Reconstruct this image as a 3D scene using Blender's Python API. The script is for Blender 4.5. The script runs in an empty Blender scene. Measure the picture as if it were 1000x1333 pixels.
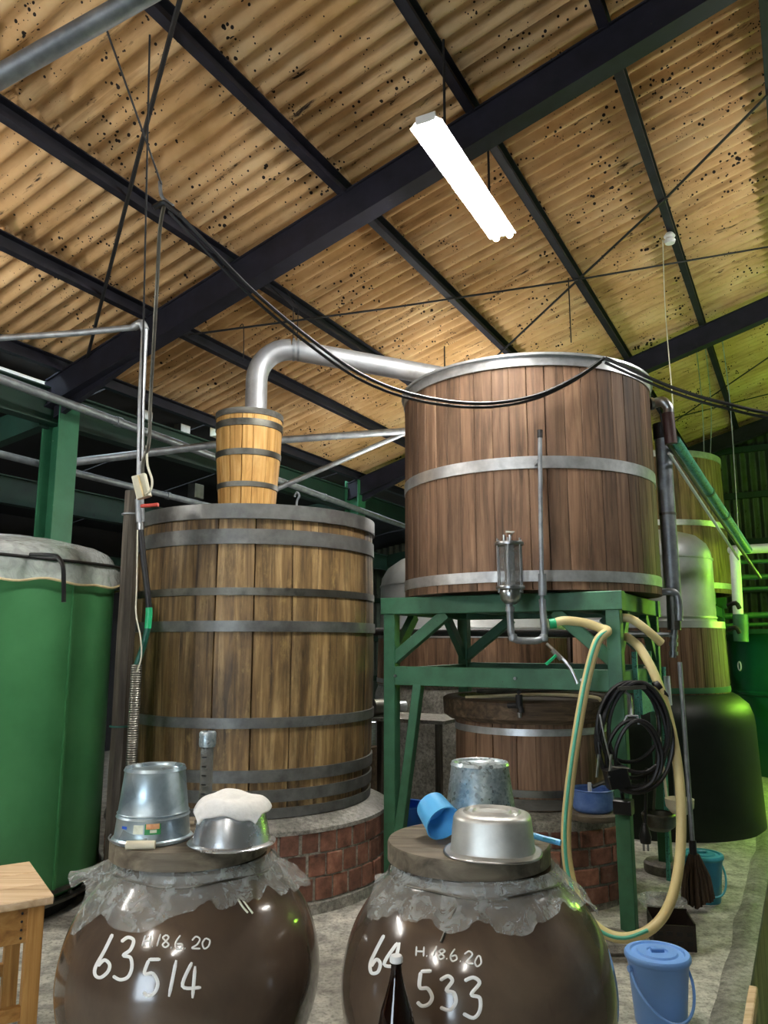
import bpy, math, random
from mathutils import Vector, noise
random.seed(7)
SC = bpy.context.scene
COL = SC.collection

# ------------------------------------------------------------------ camera
H = 1.6; F = 1000.0; HZ = 838.0
PITCH = math.atan((HZ - 666.5) / F); CP, SP = math.cos(PITCH), math.sin(PITCH)
cam = bpy.data.cameras.new('camera'); camo = bpy.data.objects.new('camera', cam); COL.objects.link(camo)
cam.sensor_fit = 'VERTICAL'; cam.sensor_height = 36.0; cam.lens = 36.0 * F / 1333.0
cam.clip_start = .05; cam.clip_end = 100
camo.location = (0, 0, H); camo.rotation_euler = (math.pi / 2 + PITCH, 0, 0)
SC.camera = camo

# ------------------------------------------------------------------ world / exposure
W = bpy.data.worlds.new('world'); SC.world = W; W.use_nodes = True
W.node_tree.nodes['Background'].inputs[0].default_value = (.75, .88, 1.0, 1)
W.node_tree.nodes['Background'].inputs[1].default_value = 5.0
SC.view_settings.view_transform = 'Standard'; SC.view_settings.look = 'None'
SC.view_settings.gamma = 1.0; SC.view_settings.use_curve_mapping = False
SC.view_settings.exposure = 1.62
LAMP_MAIN = 85.0        # the visible tube lamp
LAMP_WHITE = 42.0      # emission strength of the white tubes
LAMP_GREEN = 46.0      # emission strength of the green insect-proof tubes

# ------------------------------------------------------------------ pixel helpers (photo px -> world)
TH = math.radians(28.5)
U = Vector((math.sin(TH), math.cos(TH), 0)); V = Vector((math.cos(TH), -math.sin(TH), 0)); Z = Vector((0, 0, 1))
CAM = Vector((0, 0, H))
SLOPE = .29; Z0 = 5.369
def ray(x, y):
    a = (x - 500) / F; b = -(y - 666.5) / F
    return Vector((a, CP - b * SP, SP + b * CP))
def at(x, y, Y): r = ray(x, y); return CAM + r * (Y / r.y)
def atz(x, y, z=0.0): r = ray(x, y); return CAM + r * ((z - H) / r.z)
def atv(x, y, v): r = ray(x, y); return CAM + r * (v / r.dot(V))
def atroof(x, y, off=0.0):
    n = Z - V * SLOPE; r = ray(x, y); return CAM + r * ((Z0 + off - n.dot(CAM)) / n.dot(r))
def uv(u, v, z): return U * u + V * v + Z * z
def roofz(v): return Z0 + SLOPE * v

# ------------------------------------------------------------------ mesh builder
def catmull(pts, n=8, closed=False):
    pts = [Vector(p) for p in pts]
    if len(pts) < 3: return pts
    out = []; N = len(pts); R = range(N if closed else N - 1)
    for i in R:
        g = (lambda k: pts[k % N]) if closed else (lambda k: pts[max(0, min(N - 1, k))])
        p0, p1, p2, p3 = g(i - 1), g(i), g(i + 1), g(i + 2)
        for k in range(n):
            t = k / n
            out.append(.5 * ((2 * p1) + (p2 - p0) * t + (2 * p0 - 5 * p1 + 4 * p2 - p3) * t * t + (3 * p1 - p0 - 3 * p2 + p3) * t ** 3))
    if not closed: out.append(pts[-1])
    return out

ORG = {}
class MB:
    def __init__(s): s.v = []; s.f = []
    def add(s, vs, fs):
        b = len(s.v); s.v += [Vector(q) for q in vs]; s.f += [tuple(b + i for i in f) for f in fs]; return s
    def bar(s, p, q, w, h, up=Z, bev=0.0):
        p, q = Vector(p), Vector(q); d = (q - p).normalized()
        sd = d.cross(up)
        if sd.length < 1e-4: sd = d.cross(V)
        sd.normalize(); t = sd.cross(d).normalized()
        b = min(bev, w * .4, h * .4)
        if b > 0:
            ring = [(-w/2+b, -h/2), (w/2-b, -h/2), (w/2, -h/2+b), (w/2, h/2-b), (w/2-b, h/2), (-w/2+b, h/2), (-w/2, h/2-b), (-w/2, -h/2+b)]
        else:
            ring = [(-w/2, -h/2), (w/2, -h/2), (w/2, h/2), (-w/2, h/2)]
        n = len(ring)
        vs = [p + sd * a + t * c for a, c in ring] + [q + sd * a + t * c for a, c in ring]
        fs = [tuple(range(n))[::-1], tuple(range(n, 2 * n))] + [(i, (i + 1) % n, n + (i + 1) % n, n + i) for i in range(n)]
        return s.add(vs, fs)
    def box(s, c, size, ax=Vector((1, 0, 0)), bev=0.0):
        """box with centre c, size along ax / perpendicular / z"""
        c = Vector(c); ax = Vector(ax).normalized()
        return s.bar(c - ax * size[0] / 2, c + ax * size[0] / 2, size[1], size[2], Z, bev)
    def lathe(s, prof, c=(0, 0, 0), seg=48, a0=0.0, a1=2 * math.pi, loop=False, wob=0.0):
        c = Vector(c); full = abs(a1 - a0 - 2 * math.pi) < 1e-6
        n = seg if full else seg + 1; m = len(prof); vs = []
        for i in range(n):
            a = a0 + (a1 - a0) * i / seg
            for r, z in prof:
                rr = r * (1 + wob * noise.noise(Vector((math.cos(a) * 1.3, math.sin(a) * 1.3, z * 2)))) if wob else r
                vs.append(c + Vector((rr * math.cos(a), rr * math.sin(a), z)))
        fs = []
        for i in range(seg):
            j = (i + 1) % n
            for k in range(m if loop else m - 1):
                l = (k + 1) % m
                fs.append((i * m + k, j * m + k, j * m + l, i * m + l))
        if loop and not full:
            fs.append(tuple(range(m))[::-1]); fs.append(tuple((n - 1) * m + k for k in range(m)))
        return s.add(vs, fs)
    def ring(s, r, z0, z1, t, c=(0, 0, 0), seg=64, r2=None):
        r2 = r if r2 is None else r2
        return s.lathe([(r, z0), (r + t, z0 + .002), (r2 + t, z1 - .002), (r2, z1)], c, seg, loop=True)
    def tube(s, pts, r, seg=10, smooth=0, closed=False, caps=True):
        pts = catmull(pts, smooth, closed) if smooth else [Vector(p) for p in pts]
        N = len(pts); rr = r if callable(r) else (lambda t: r)
        prev = None; vs = []
        for i, p in enumerate(pts):
            a = pts[(i - 1) % N] if (closed or i) else pts[i]
            b = pts[(i + 1) % N] if (closed or i < N - 1) else pts[i]
            d = (b - a)
            d = d.normalized() if d.length > 1e-9 else Z
            if prev is None:
                sd = d.cross(Z)
                if sd.length < 1e-3: sd = d.cross(Vector((1, 0, 0)))
            else:
                sd = prev - d * prev.dot(d)
                if sd.length < 1e-4: sd = d.cross(Vector((.3, 1, .2)))
            sd.normalize(); prev = sd; t = d.cross(sd); R = rr(i / max(1, N - 1))
            for k in range(seg):
                q = 2 * math.pi * k / seg; vs.append(p + (sd * math.cos(q) + t * math.sin(q)) * R)
        fs = []
        for i in range(N if closed else N - 1):
            j = (i + 1) % N
            for k in range(seg):
                l = (k + 1) % seg; fs.append((i * seg + k, i * seg + l, j * seg + l, j * seg + k))
        if caps and not closed:
            fs.append(tuple(range(seg))[::-1]); fs.append(tuple((N - 1) * seg + k for k in range(seg)))
        return s.add(vs, fs)
    def build(s, name, mat, parent=None, org=None, smooth=True, angle=40):
        o0 = ORG[parent.name] if parent is not None else (Vector(org) if org is not None else Vector((0, 0, 0)))
        me = bpy.data.meshes.new(name); me.from_pydata([v - o0 for v in s.v], [], s.f); me.update()
        import bmesh
        bm = bmesh.new(); bm.from_mesh(me); bmesh.ops.recalc_face_normals(bm, faces=bm.faces[:]); bm.to_mesh(me); bm.free()
        if smooth:
            me.polygons.foreach_set('use_smooth', [True] * len(me.polygons))
            me.set_sharp_from_angle(angle=math.radians(angle))
        if mat: me.materials.append(mat)
        o = bpy.data.objects.new(name, me); COL.objects.link(o)
        if parent is not None: o.parent = parent
        else: o.location = o0
        ORG[o.name] = o0
        return o

def thing(name, label, cat, loc=(0, 0, 0), group=None, kind=None):
    o = bpy.data.objects.new(name, None); COL.objects.link(o); o.location = loc; o.empty_display_size = .1
    ORG[o.name] = Vector(loc); return tag(o, label, cat, group, kind)
def tag(o, label, cat=None, group=None, kind=None):
    if label: o['label'] = label
    if cat: o['category'] = cat
    if group: o['group'] = group
    if kind: o['kind'] = kind
    return o
def struct(o): o['kind'] = 'structure'; return o
def shared(name, mesh, parent, loc, rotz=0.0, rot=None, scale=None):
    o = bpy.data.objects.new(name, mesh); COL.objects.link(o); o.parent = parent
    o.location = loc; o.rotation_euler = rot if rot else (0, 0, rotz)
    if scale: o.scale = scale
    return o

# ------------------------------------------------------------------ materials
def C(h, a=1.0):
    h = h.lstrip('#'); f = lambda v: v / 12.92 if v <= .04045 else ((v + .055) / 1.055) ** 2.4
    return tuple(f(int(h[i:i + 2], 16) / 255) for i in (0, 2, 4)) + (a,)
class NT:
    def __init__(s, name):
        s.m = bpy.data.materials.new(name); s.m.use_nodes = True; s.t = s.m.node_tree; s.p = s.t.nodes['Principled BSDF']
        s.out = s.t.nodes['Material Output']
    def n(s, typ, **kw):
        q = s.t.nodes.new(typ)
        for k, v in kw.items(): setattr(q, k, v)
        return q
    def l(s, a, b): s.t.links.new(a, b)
    def coord(s, scale=(1, 1, 1), rand=True, gen=False):
        tc = s.n('ShaderNodeTexCoord'); mp = s.n('ShaderNodeMapping'); mp.inputs['Scale'].default_value = scale
        src = tc.outputs['Object']
        if rand:
            oi = s.n('ShaderNodeObjectInfo'); mu = s.n('ShaderNodeMath', operation='MULTIPLY'); mu.inputs[1].default_value = 53.0
            s.l(oi.outputs['Random'], mu.inputs[0]); ad = s.n('ShaderNodeVectorMath', operation='ADD')
            s.l(src, ad.inputs[0]); s.l(mu.outputs[0], ad.inputs[1]); src = ad.outputs[0]
        s.l(src, mp.inputs['Vector']); return mp.outputs[0]
    def noise(s, vec, scale=1, detail=5, rough=.55, dist=0):
        q = s.n('ShaderNodeTexNoise'); q.inputs['Scale'].default_value = scale; q.inputs['Detail'].default_value = detail
        q.inputs['Roughness'].default_value = rough; q.inputs['Distortion'].default_value = dist; s.l(vec, q.inputs['Vector']); return q.outputs['Fac']
    def ramp(s, fac, stops):
        q = s.n('ShaderNodeValToRGB'); e = q.color_ramp.elements
        while len(e) < len(stops): e.new(.5)
        for el, (p, c) in zip(e, stops): el.position = p; el.color = c
        s.l(fac, q.inputs[0]); return q.outputs[0]
    def mix(s, a, b, fac=1.0, mode='MIX'):
        q = s.n('ShaderNodeMix', data_type='RGBA', blend_type=mode)
        for val, sock in ((fac, q.inputs[0]), (a, q.inputs[6]), (b, q.inputs[7])):
            if isinstance(val, (int, float, tuple)): sock.default_value = val
            else: s.l(val, sock)
        return q.outputs[2]
    def rnd(s, lo, hi):
        oi = s.n('ShaderNodeObjectInfo'); mr = s.n('ShaderNodeMapRange'); mr.inputs[3].default_value = lo; mr.inputs[4].default_value = hi
        s.l(oi.outputs['Random'], mr.inputs[0]); return mr.outputs[0]
    def bump(s, h, strength=.3, dist=.01):
        q = s.n('ShaderNodeBump'); q.inputs['Strength'].default_value = strength; q.inputs['Distance'].default_value = dist
        s.l(h, q.inputs['Height']); s.l(q.outputs[0], s.p.inputs['Normal'])
    def col(s, x):
        if isinstance(x, tuple): s.p.inputs['Base Color'].default_value = x
        else: s.l(x, s.p.inputs['Base Color'])
    def set(s, **k):
        for a, b in k.items(): s.p.inputs[a.replace('_', ' ')].default_value = b
        return s
BL = (0, 0, 0, 1); WH = (1, 1, 1, 1)

def wood(name, dark, mid, light, axis=2, fine=28, rand=(.75, 1.2), rough=.62, stain=.5, stainc='#1a120b', bump=.35, spec=.3, sr=(.50, .72), blotch=0.0):
    t = NT(name); sc = [fine] * 3; sc[axis] = fine / 18
    g = t.noise(t.coord(tuple(sc)), 1, 7, .6, .6)
    c = t.ramp(g, [(.28, C(dark)), (.5, C(mid)), (.72, C(light))])
    sc2 = [4.0] * 3; sc2[axis] = 1.1
    s = t.noise(t.coord(tuple(sc2)), 1, 6, .65)
    sf = t.ramp(s, [(sr[0], BL), (sr[1], WH)])
    mu = t.n('ShaderNodeMath', operation='MULTIPLY'); t.l(sf, mu.inputs[0]); mu.inputs[1].default_value = stain
    c = t.mix(c, C(stainc), mu.outputs[0])
    if blotch:
        b = t.noise(t.coord((9, 9, 5)), 1, 8, .75, .3); c = t.mix(c, C('#b3985f'), t.ramp(b, [(.56, BL), (.80, (blotch,) * 3 + (1,))]))
        b2 = t.noise(t.coord((16, 16, 2.2)), 1, 8, .75); c = t.mix(c, C('#17110b'), t.ramp(b2, [(.52, BL), (.74, (.8, .8, .8, 1))]))
    r = t.rnd(*rand); cc = t.n('ShaderNodeCombineColor'); [t.l(r, cc.inputs[i]) for i in range(3)]
    c = t.mix(c, cc.outputs[0], 1.0, 'MULTIPLY'); t.col(c)
    t.set(Roughness=rough); t.p.inputs['Specular IOR Level'].default_value = spec; t.bump(g, bump, .004); return t.m
def metal(name, c1, c2, rough=(.25, .45), scale=6, bump=.05, metallic=1.0, dirt=None):
    t = NT(name); n = t.noise(t.coord((scale,) * 3), 1, 6, .6)
    c = t.ramp(n, [(.3, C(c1)), (.7, C(c2))])
    if dirt:
        n2 = t.noise(t.coord((2.5,) * 3), 1, 7, .7); c = t.mix(c, C(dirt), t.ramp(n2, [(.5, BL), (.75, WH)]))
    t.col(c); mr = t.n('ShaderNodeMapRange'); mr.inputs[3].default_value = rough[0]; mr.inputs[4].default_value = rough[1]
    t.l(n, mr.inputs[0]); t.l(mr.outputs[0], t.p.inputs['Roughness']); t.set(Metallic=metallic); t.bump(n, bump, .004); return t.m
def paint(name, c1, c2, rough=.4, scale=5, chips=None, chipt=.66, bump=.15, spec=.5, metallic=0.0, stretch=(1, 1, 1)):
    t = NT(name); n = t.noise(t.coord(tuple(scale * k for k in stretch)), 1, 6, .6)
    c = t.ramp(n, [(.3, C(c1)), (.7, C(c2))])
    if chips:
        n2 = t.noise(t.coord((scale * 4,) * 3), 1, 7, .7); c = t.mix(c, C(chips), t.ramp(n2, [(chipt, BL), (chipt + .05, WH)]))
    t.col(c); t.set(Roughness=rough, Metallic=metallic); t.p.inputs['Specular IOR Level'].default_value = spec; t.bump(n, bump, .004); return t.m
def glow(name, c, s):
    t = NT(name); t.col(c); t.p.inputs['Emission Color'].default_value = c; t.p.inputs['Emission Strength'].default_value = s; return t.m
def film(name, c, alpha=.45, rough=.16, var=.22):
    t = NT(name); n = t.noise(t.coord((16,) * 3, False), 1, 6, .6, .8)
    t.col(C(c)); t.set(Roughness=rough); t.bump(n, .7, .02)
    tr = t.n('ShaderNodeBsdfTransparent'); mx = t.n('ShaderNodeMixShader')
    f = t.n('ShaderNodeMapRange'); f.inputs[1].default_value = .3; f.inputs[2].default_value = .7
    f.inputs[3].default_value = alpha - var; f.inputs[4].default_value = alpha + var
    t.l(n, f.inputs[0]); t.l(f.outputs[0], mx.inputs[0]); t.l(tr.outputs[0], mx.inputs[1]); t.l(t.p.outputs[0], mx.inputs[2]); t.l(mx.outputs[0], t.out.inputs[0]); return t.m
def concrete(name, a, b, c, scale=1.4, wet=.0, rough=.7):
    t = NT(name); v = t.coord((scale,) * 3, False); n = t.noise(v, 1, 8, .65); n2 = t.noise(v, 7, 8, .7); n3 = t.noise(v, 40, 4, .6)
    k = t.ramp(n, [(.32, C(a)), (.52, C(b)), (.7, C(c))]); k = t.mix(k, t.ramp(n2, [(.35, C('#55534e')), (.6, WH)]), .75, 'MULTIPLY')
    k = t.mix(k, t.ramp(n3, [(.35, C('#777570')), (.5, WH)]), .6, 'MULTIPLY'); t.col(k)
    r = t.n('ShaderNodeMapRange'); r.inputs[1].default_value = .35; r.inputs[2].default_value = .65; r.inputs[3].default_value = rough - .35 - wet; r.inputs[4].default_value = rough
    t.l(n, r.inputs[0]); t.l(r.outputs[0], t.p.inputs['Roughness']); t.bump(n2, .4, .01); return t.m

def roof_mat():
    t = NT('tan_roof_sheet'); v = t.coord((1, 1, 1), True)
    big = t.noise(v, 1.6, 6, .6); c = t.ramp(big, [(.3, C('#b08a58')), (.5, C('#c8a272')), (.72, C('#d6b78a'))])
    sc = t.coord((14, 1.2, 1)); st = t.noise(sc, 1, 6, .6); c = t.mix(c, C('#7d5a33'), t.ramp(st, [(.52, BL), (.78, WH)]))
    # black mould dots, sparse and uneven
    vo = t.n('ShaderNodeTexVoronoi'); vo.inputs['Scale'].default_value = 23; vo.inputs['Randomness'].default_value = 1
    t.l(v, vo.inputs['Vector']); nn = t.noise(v, 3.0, 3, .6); n9 = t.noise(v, 60, 3, .6)
    th = t.n('ShaderNodeMapRange'); th.inputs[1].default_value = .42; th.inputs[2].default_value = .75; th.inputs[3].default_value = .05; th.inputs[4].default_value = .42
    t.l(nn, th.inputs[0]); sub = t.n('ShaderNodeMath', operation='SUBTRACT'); t.l(th.outputs[0], sub.inputs[0]); t.l(vo.outputs['Distance'], sub.inputs[1])
    ad = t.n('ShaderNodeMath', operation='MULTIPLY_ADD'); t.l(n9, ad.inputs[0]); ad.inputs[1].default_value = .12; t.l(sub.outputs[0], ad.inputs[2])
    dots = t.ramp(ad.outputs[0], [(.075, BL), (.10, WH)])
    c = t.mix(c, C('#1d150f'), dots)
    vo2 = t.n('ShaderNodeTexVoronoi'); vo2.inputs['Scale'].default_value = 42; t.l(v, vo2.inputs['Vector']); nb = t.noise(v, 5, 4, .65)
    m2 = t.n('ShaderNodeMapRange'); m2.inputs[1].default_value = .4; m2.inputs[2].default_value = .7; m2.inputs[3].default_value = -.05; m2.inputs[4].default_value = .36
    t.l(nb, m2.inputs[0]); s2 = t.n('ShaderNodeMath', operation='SUBTRACT'); t.l(m2.outputs[0], s2.inputs[0]); t.l(vo2.outputs['Distance'], s2.inputs[1])
    c = t.mix(c, C('#241a12'), t.ramp(s2.outputs[0], [(.03, BL), (.06, WH)]))
    # black streaks
    sk = t.noise(t.coord((22, 3, 1)), 1, 6, .7, .4); c = t.mix(c, C('#2a1d12'), t.ramp(sk, [(.62, BL), (.70, WH)]))
    t.col(c); t.set(Roughness=.75); t.p.inputs['Specular IOR Level'].default_value = .25; t.bump(big, .15, .01); return t.m
def jar_mat(name, blot):
    t = NT(name); v = t.coord((1, 1, 1), True); n = t.noise(v, 2.2, 6, .6, .5); c = t.ramp(n, [(.3, C('#453a31')), (.5, C('#584a3e')), (.7, C('#675849'))])
    d = t.noise(t.coord((7, 7, 1.0)), 1, 5, .6); c = t.mix(c, C(blot), t.ramp(d, [(.62, BL), (.75, (.55, .55, .55, 1))]))
    vo = t.noise(t.coord((26, 26, 9)), 1, 3, .5); c = t.mix(c, C('#9a7d52'), t.ramp(vo, [(.74, BL), (.78, (.8, .8, .8, 1))]))
    t.col(c); t.set(Roughness=.16); t.p.inputs['Specular IOR Level'].default_value = .55
    t.p.inputs['Coat Weight'].default_value = .25; t.p.inputs['Coat Roughness'].default_value = .08
    b = t.noise(v, 5, 4, .5); t.bump(b, .22, .012); return t.m
def brick_mat():
    t = NT('red_brick'); n = t.noise(t.coord((9, 9, 9)), 1, 6, .65); c = t.ramp(n, [(.3, C('#3f261c')), (.48, C('#79503f')), (.62, C('#966753')), (.76, C('#ad9683'))])
    r = t.rnd(.5, 1.2); cc = t.n('ShaderNodeCombineColor'); [t.l(r, cc.inputs[i]) for i in range(3)]
    t.col(t.mix(c, cc.outputs[0], 1.0, 'MULTIPLY')); t.set(Roughness=.8); t.bump(n, .5, .008); return t.m
def galv(name, a='#7f9099', b='#b9c6cc', scale=55, rough=(.28, .5)):
    t = NT(name); v = t.coord((1, 1, 1), True); vo = t.n('ShaderNodeTexVoronoi'); vo.inputs['Scale'].default_value = scale; t.l(v, vo.inputs['Vector'])
    sp = t.n('ShaderNodeSeparateColor'); t.l(vo.outputs['Color'], sp.inputs[0]); n = t.noise(v, 7, 5, .6)
    c = t.ramp(sp.outputs[0], [(0, C(a)), (1, C(b))]); c = t.mix(c, t.ramp(n, [(.3, C('#8d969b')), (.6, WH)]), .7, 'MULTIPLY'); t.col(c)
    mr = t.n('ShaderNodeMapRange'); mr.inputs[3].default_value = rough[0]; mr.inputs[4].default_value = rough[1]; t.l(sp.outputs[1], mr.inputs[0]); t.l(mr.outputs[0], t.p.inputs['Roughness'])
    t.set(Metallic=.65); return t.m

M = dict(
    roof=roof_mat(),
    tub=wood('brown_cedar', '#463528', '#785c47', '#93765d', stain=.6, sr=(.52, .70), rand=(.72, 1.2)),
    barrel=wood('weathered_barrel_oak', '#3a2c1e', '#7e643f', '#b29669', stain=.85, stainc='#241b12', rand=(.7, 1.2), sr=(.46, .70), blotch=.8, fine=20, rough=.5, spec=.4),
    collar=wood('pale_collar_wood', '#9b7038', '#c79a58', '#dcb679', stain=.3, stainc='#6d4a22', rand=(.9, 1.08)),
    lidwood=wood('grey_lid_wood', '#3b352c', '#6a6152', '#8c826f', axis=0, stain=.5, stainc='#2a251f', rand=(.85, 1.1), fine=20),
    darkwood=wood('dark_old_wood', '#26221d', '#474138', '#6b645a', stain=.5, rand=(.85, 1.15)),
    darkplank=wood('dark_old_plank', '#2a2118', '#4a3c2d', '#6a5945', axis=0, stain=.5, rand=(.85, 1.15)),
    rimwood=wood('grey_hoop', '#43413c', '#615f58', '#85837c', axis=0, stain=.3, stainc='#2b2a28', rand=(.85, 1.1), fine=14),
    benchtop=wood('pale_bench_board', '#a58763', '#c9ad89', '#dcc5a5', axis=0, stain=.25, stainc='#8a6a45', rand=(.92, 1.05)),
    bench=wood('honey_bench_wood', '#7a5327', '#a87a41', '#bf9457', axis=0, stain=.3, stainc='#5d3d1b', rand=(.9, 1.08)),
    benchleg=wood('honey_bench_leg', '#7a5327', '#a87a41', '#bf9457', axis=2, stain=.3, stainc='#5d3d1b', rand=(.9, 1.08)),
    steel=metal('brushed_steel', '#9a9c9e', '#c4c6c8', (.22, .4), 9),
    steelband=metal('steel_band', '#b3b6b8', '#dadcdd', (.32, .46), 14, .05, .75),
    pipe=metal('grey_pipe', '#7f8488', '#a9aeb2', (.4, .58), 12, .12, .7),
    duct=metal('vapour_duct', '#a3a6aa', '#c9cccf', (.4, .6), 5, .1, .65, dirt='#83827e'),
    hoopiron=metal('hoop_iron', '#5b5c5a', '#7f807d', (.36, .5), 9, .04, .55, dirt='#4a4844'),
    dullband=metal('dull_band', '#55554f', '#86857d', (.4, .6), 10, .1, dirt='#3b3731'),
    alum=metal('aluminium_pan', '#b0b1ad', '#d0d1cc', (.34, .5), 10, .08, .7),
    polish=metal('polished_basin', '#bfc1c3', '#dadcdd', (.2, .34), 8, .04, .8),
    galv=galv('galvanised_zinc', '#9dadb3', '#d5dfe2', 95, (.25, .5)), galvs=galv('smooth_galvanised', '#9db1bb', '#bccdd5', 9, (.25, .38)),
    tankgreen=paint('tank_green', '#3a7547', '#478553', .42, 3, spec=.4),
    frame=paint('frame_green', '#2c5a3f', '#3a6f50', .5, 9, chips='#1e3d2c', chipt=.64, bump=.25),
    colgreen=paint('column_green', '#2a6444', '#357352', .5, 6, chips='#9fb0a4', chipt=.68),
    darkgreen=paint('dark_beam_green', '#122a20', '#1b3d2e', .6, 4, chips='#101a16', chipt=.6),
    kettle=paint('black_kettle', '#0a120d', '#152018', .5, 5, spec=.35),
    fargreen=paint('far_tank_green', '#0c4a30', '#115a3a', .35, 3),
    dome=metal('grey_dome_steel', '#a2a5a5', '#bfc3c2', (.35, .5), 4, .05, .5),
    beam=paint('dark_steel_beam', '#17171d', '#262531', .6, 6, chips='#3a342d', chipt=.66, spec=.3),
    rod=paint('black_rod', '#0e0e10', '#191819', .6, 8),
    floor=concrete('concrete_floor', '#9a978d', '#c0bdb1', '#d6d3c7'),
    cement=concrete('cement_cap', '#75736a', '#96938a', '#adaaa0', 5),
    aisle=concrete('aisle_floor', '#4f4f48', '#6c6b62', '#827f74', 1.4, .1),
    wallface=None, brick=brick_mat(), mortar=concrete('mortar', '#7d7a70', '#9b988c', '#b5b2a5', 6),
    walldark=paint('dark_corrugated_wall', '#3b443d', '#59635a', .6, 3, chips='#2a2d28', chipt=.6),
    shade=paint('shade_dark_boarding', '#121315', '#1d1e20', .8, 3),  # near-black: the darkness of the lean-to is put into the board colour
    jar1=jar_mat('brown_jar_glaze', '#352a21'), jar2=jar_mat('brown_jar_glaze_streaked', '#3a281c'),
    white_paint=paint('white_brush_paint', '#e4e6e2', '#f4f5f2', .45, 30),
    film=film('clear_plastic_film', '#c4c8c4', .34, .09), cover=film('white_plastic_cover', '#dfe4e1', .5, .18, .12),
    tape=paint('cream_tape', '#cbb78a', '#dccb9f', .6, 20),
    cloth=paint('white_towel', '#e3e3df', '#f1f1ee', .95, 60, bump=.6),
    blue=paint('sky_blue_plastic', '#6f9fe0', '#7aa9e8', .38, 4, bump=.03), ladle=paint('light_blue_plastic', '#57aee6', '#66b9ee', .35, 4, bump=.03),
    teal=paint('teal_plastic', '#2f93b8', '#3b9fc2', .38, 4, bump=.03), teallid=paint('teal_plastic_lid', '#41a6b6', '#4fb2c0', .38, 4, bump=.03),
    deepblue=paint('deep_blue_plastic', '#1f63c9', '#2a70d6', .35, 4, bump=.03),
    enamel=paint('blue_enamel', '#3f62a6', '#6b8bc6', .3, 18, chips='#22345c', chipt=.68),
    hose=paint('cream_hose', '#c9b77f', '#d8c993', .4, 4, bump=.05), hosestripe=paint('green_hose_stripe', '#4fa98f', '#5bb59a', .4, 4, bump=.05),
    black=paint('black_rubber', '#0c0c0d', '#17171a', .45, 12), blackp=paint('black_plastic', '#101113', '#1a1b1d', .35, 10),
    brownbox=paint('dark_brown_plastic', '#1f1713', '#30251e', .5, 10), brownhose=paint('maroon_hose', '#3a2320', '#4a2e2a', .5, 10),
    cream=paint('cream_plastic', '#c9c7b0', '#d8d6c2', .5, 12), ivory=paint('ivory_grip', '#d9d0b4', '#e6dec6', .6, 20),
    red=paint('red_lever', '#b5382c', '#c8473a', .4, 10), ghose=paint('dark_green_hose', '#0f4a3c', '#16594a', .35, 10), gtape=paint('bright_green_tape', '#21a36a', '#2bb378', .35, 10),
    bristle=paint('broom_bristle', '#2b2118', '#4b3a29', .9, 60, stretch=(1, 1, .08)), stickg=paint('sticker_green', '#2c8a4a', '#3a9a55', .5, 40),
    stickw=paint('sticker_pale', '#d9dcc2', '#eceedb', .5, 60), sticko=paint('sticker_orange', '#d9884a', '#e9b58a', .5, 60), stickb=paint('sticker_blue', '#2257c4', '#2c62cf', .5, 40),
    whitepipe=paint('white_pipe', '#c3c9cf', '#dadfe3', .4, 8), turq=paint('flaked_turquoise', '#3f8f83', '#5aa89a', .5, 18, chips='#123a34', chipt=.55),
    stone=concrete('stone_pad', '#5c5850', '#7c776c', '#918c80', 6),
    main_lamp=glow('lit_main_tube', (1.0, .97, .92, 1), LAMP_MAIN), white_lamp=glow('lit_white_tube', (1.0, .97, .92, 1), LAMP_WHITE), green_lamp=glow('lit_green_tube', (.45, 1.0, .07, 1), LAMP_GREEN),
    lampbody=paint('white_lamp_body', '#d8dad8', '#e8eae8', .4, 8),
)
def glassmat(name, c, rough=.05, trans=1.0):
    t = NT(name); t.col(C(c)); t.set(Roughness=rough, IOR=1.45); t.p.inputs['Transmission Weight'].default_value = trans; return t.m
M['glass'] = glassmat('clear_glass', '#e8efee'); M['bottle'] = NT('brown_bottle_glass').set(Roughness=.05).m
M['bottle'].node_tree.nodes['Principled BSDF'].inputs['Base Color'].default_value = C('#1a0b05'); 
M['bottle'].node_tree.nodes['Principled BSDF'].inputs['Transmission Weight'].default_value = .25
M['acrylic'] = film('smoky_acrylic', '#8d918f', .45, .1)
M['wallface'] = paint('stained_kerb_face', '#4d4430', '#a59c78', .55, 7, chips='#3a3020', chipt=.6, stretch=(1, 1, .12))

# ================================================================== SETTING
UE0, UE1 = -4.8, 14.3; VE = -5.35; VR = 4.6; EDGE = -.40; AISLE = -.6
def slab(name, pts, z0, z1, mat):
    m = MB(); n = len(pts)
    m.add([Vector((p.x, p.y, z0)) for p in pts] + [Vector((p.x, p.y, z1)) for p in pts],
          [tuple(range(n))[::-1], tuple(range(n, 2 * n))] + [(i, (i + 1) % n, n + (i + 1) % n, n + i) for i in range(n)])
    return struct(m.build(name, mat, smooth=False))
fl = slab('floor', [uv(UE0, EDGE, 0), uv(7.9, EDGE, 0), uv(7.9, VR, 0), uv(UE1, VR, 0), uv(UE1, -9.5, 0), uv(UE0, -9.5, 0)], AISLE - .2, 0, M['floor'])
tag(fl, 'grey concrete platform floor with worn edge', kind='structure')
ai = slab('floor_aisle', [uv(UE0, EDGE - .05, 0), uv(7.95, EDGE - .05, 0), uv(7.95, VR, 0), uv(UE0, VR, 0)], AISLE - .2, AISLE, M['aisle'])
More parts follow.
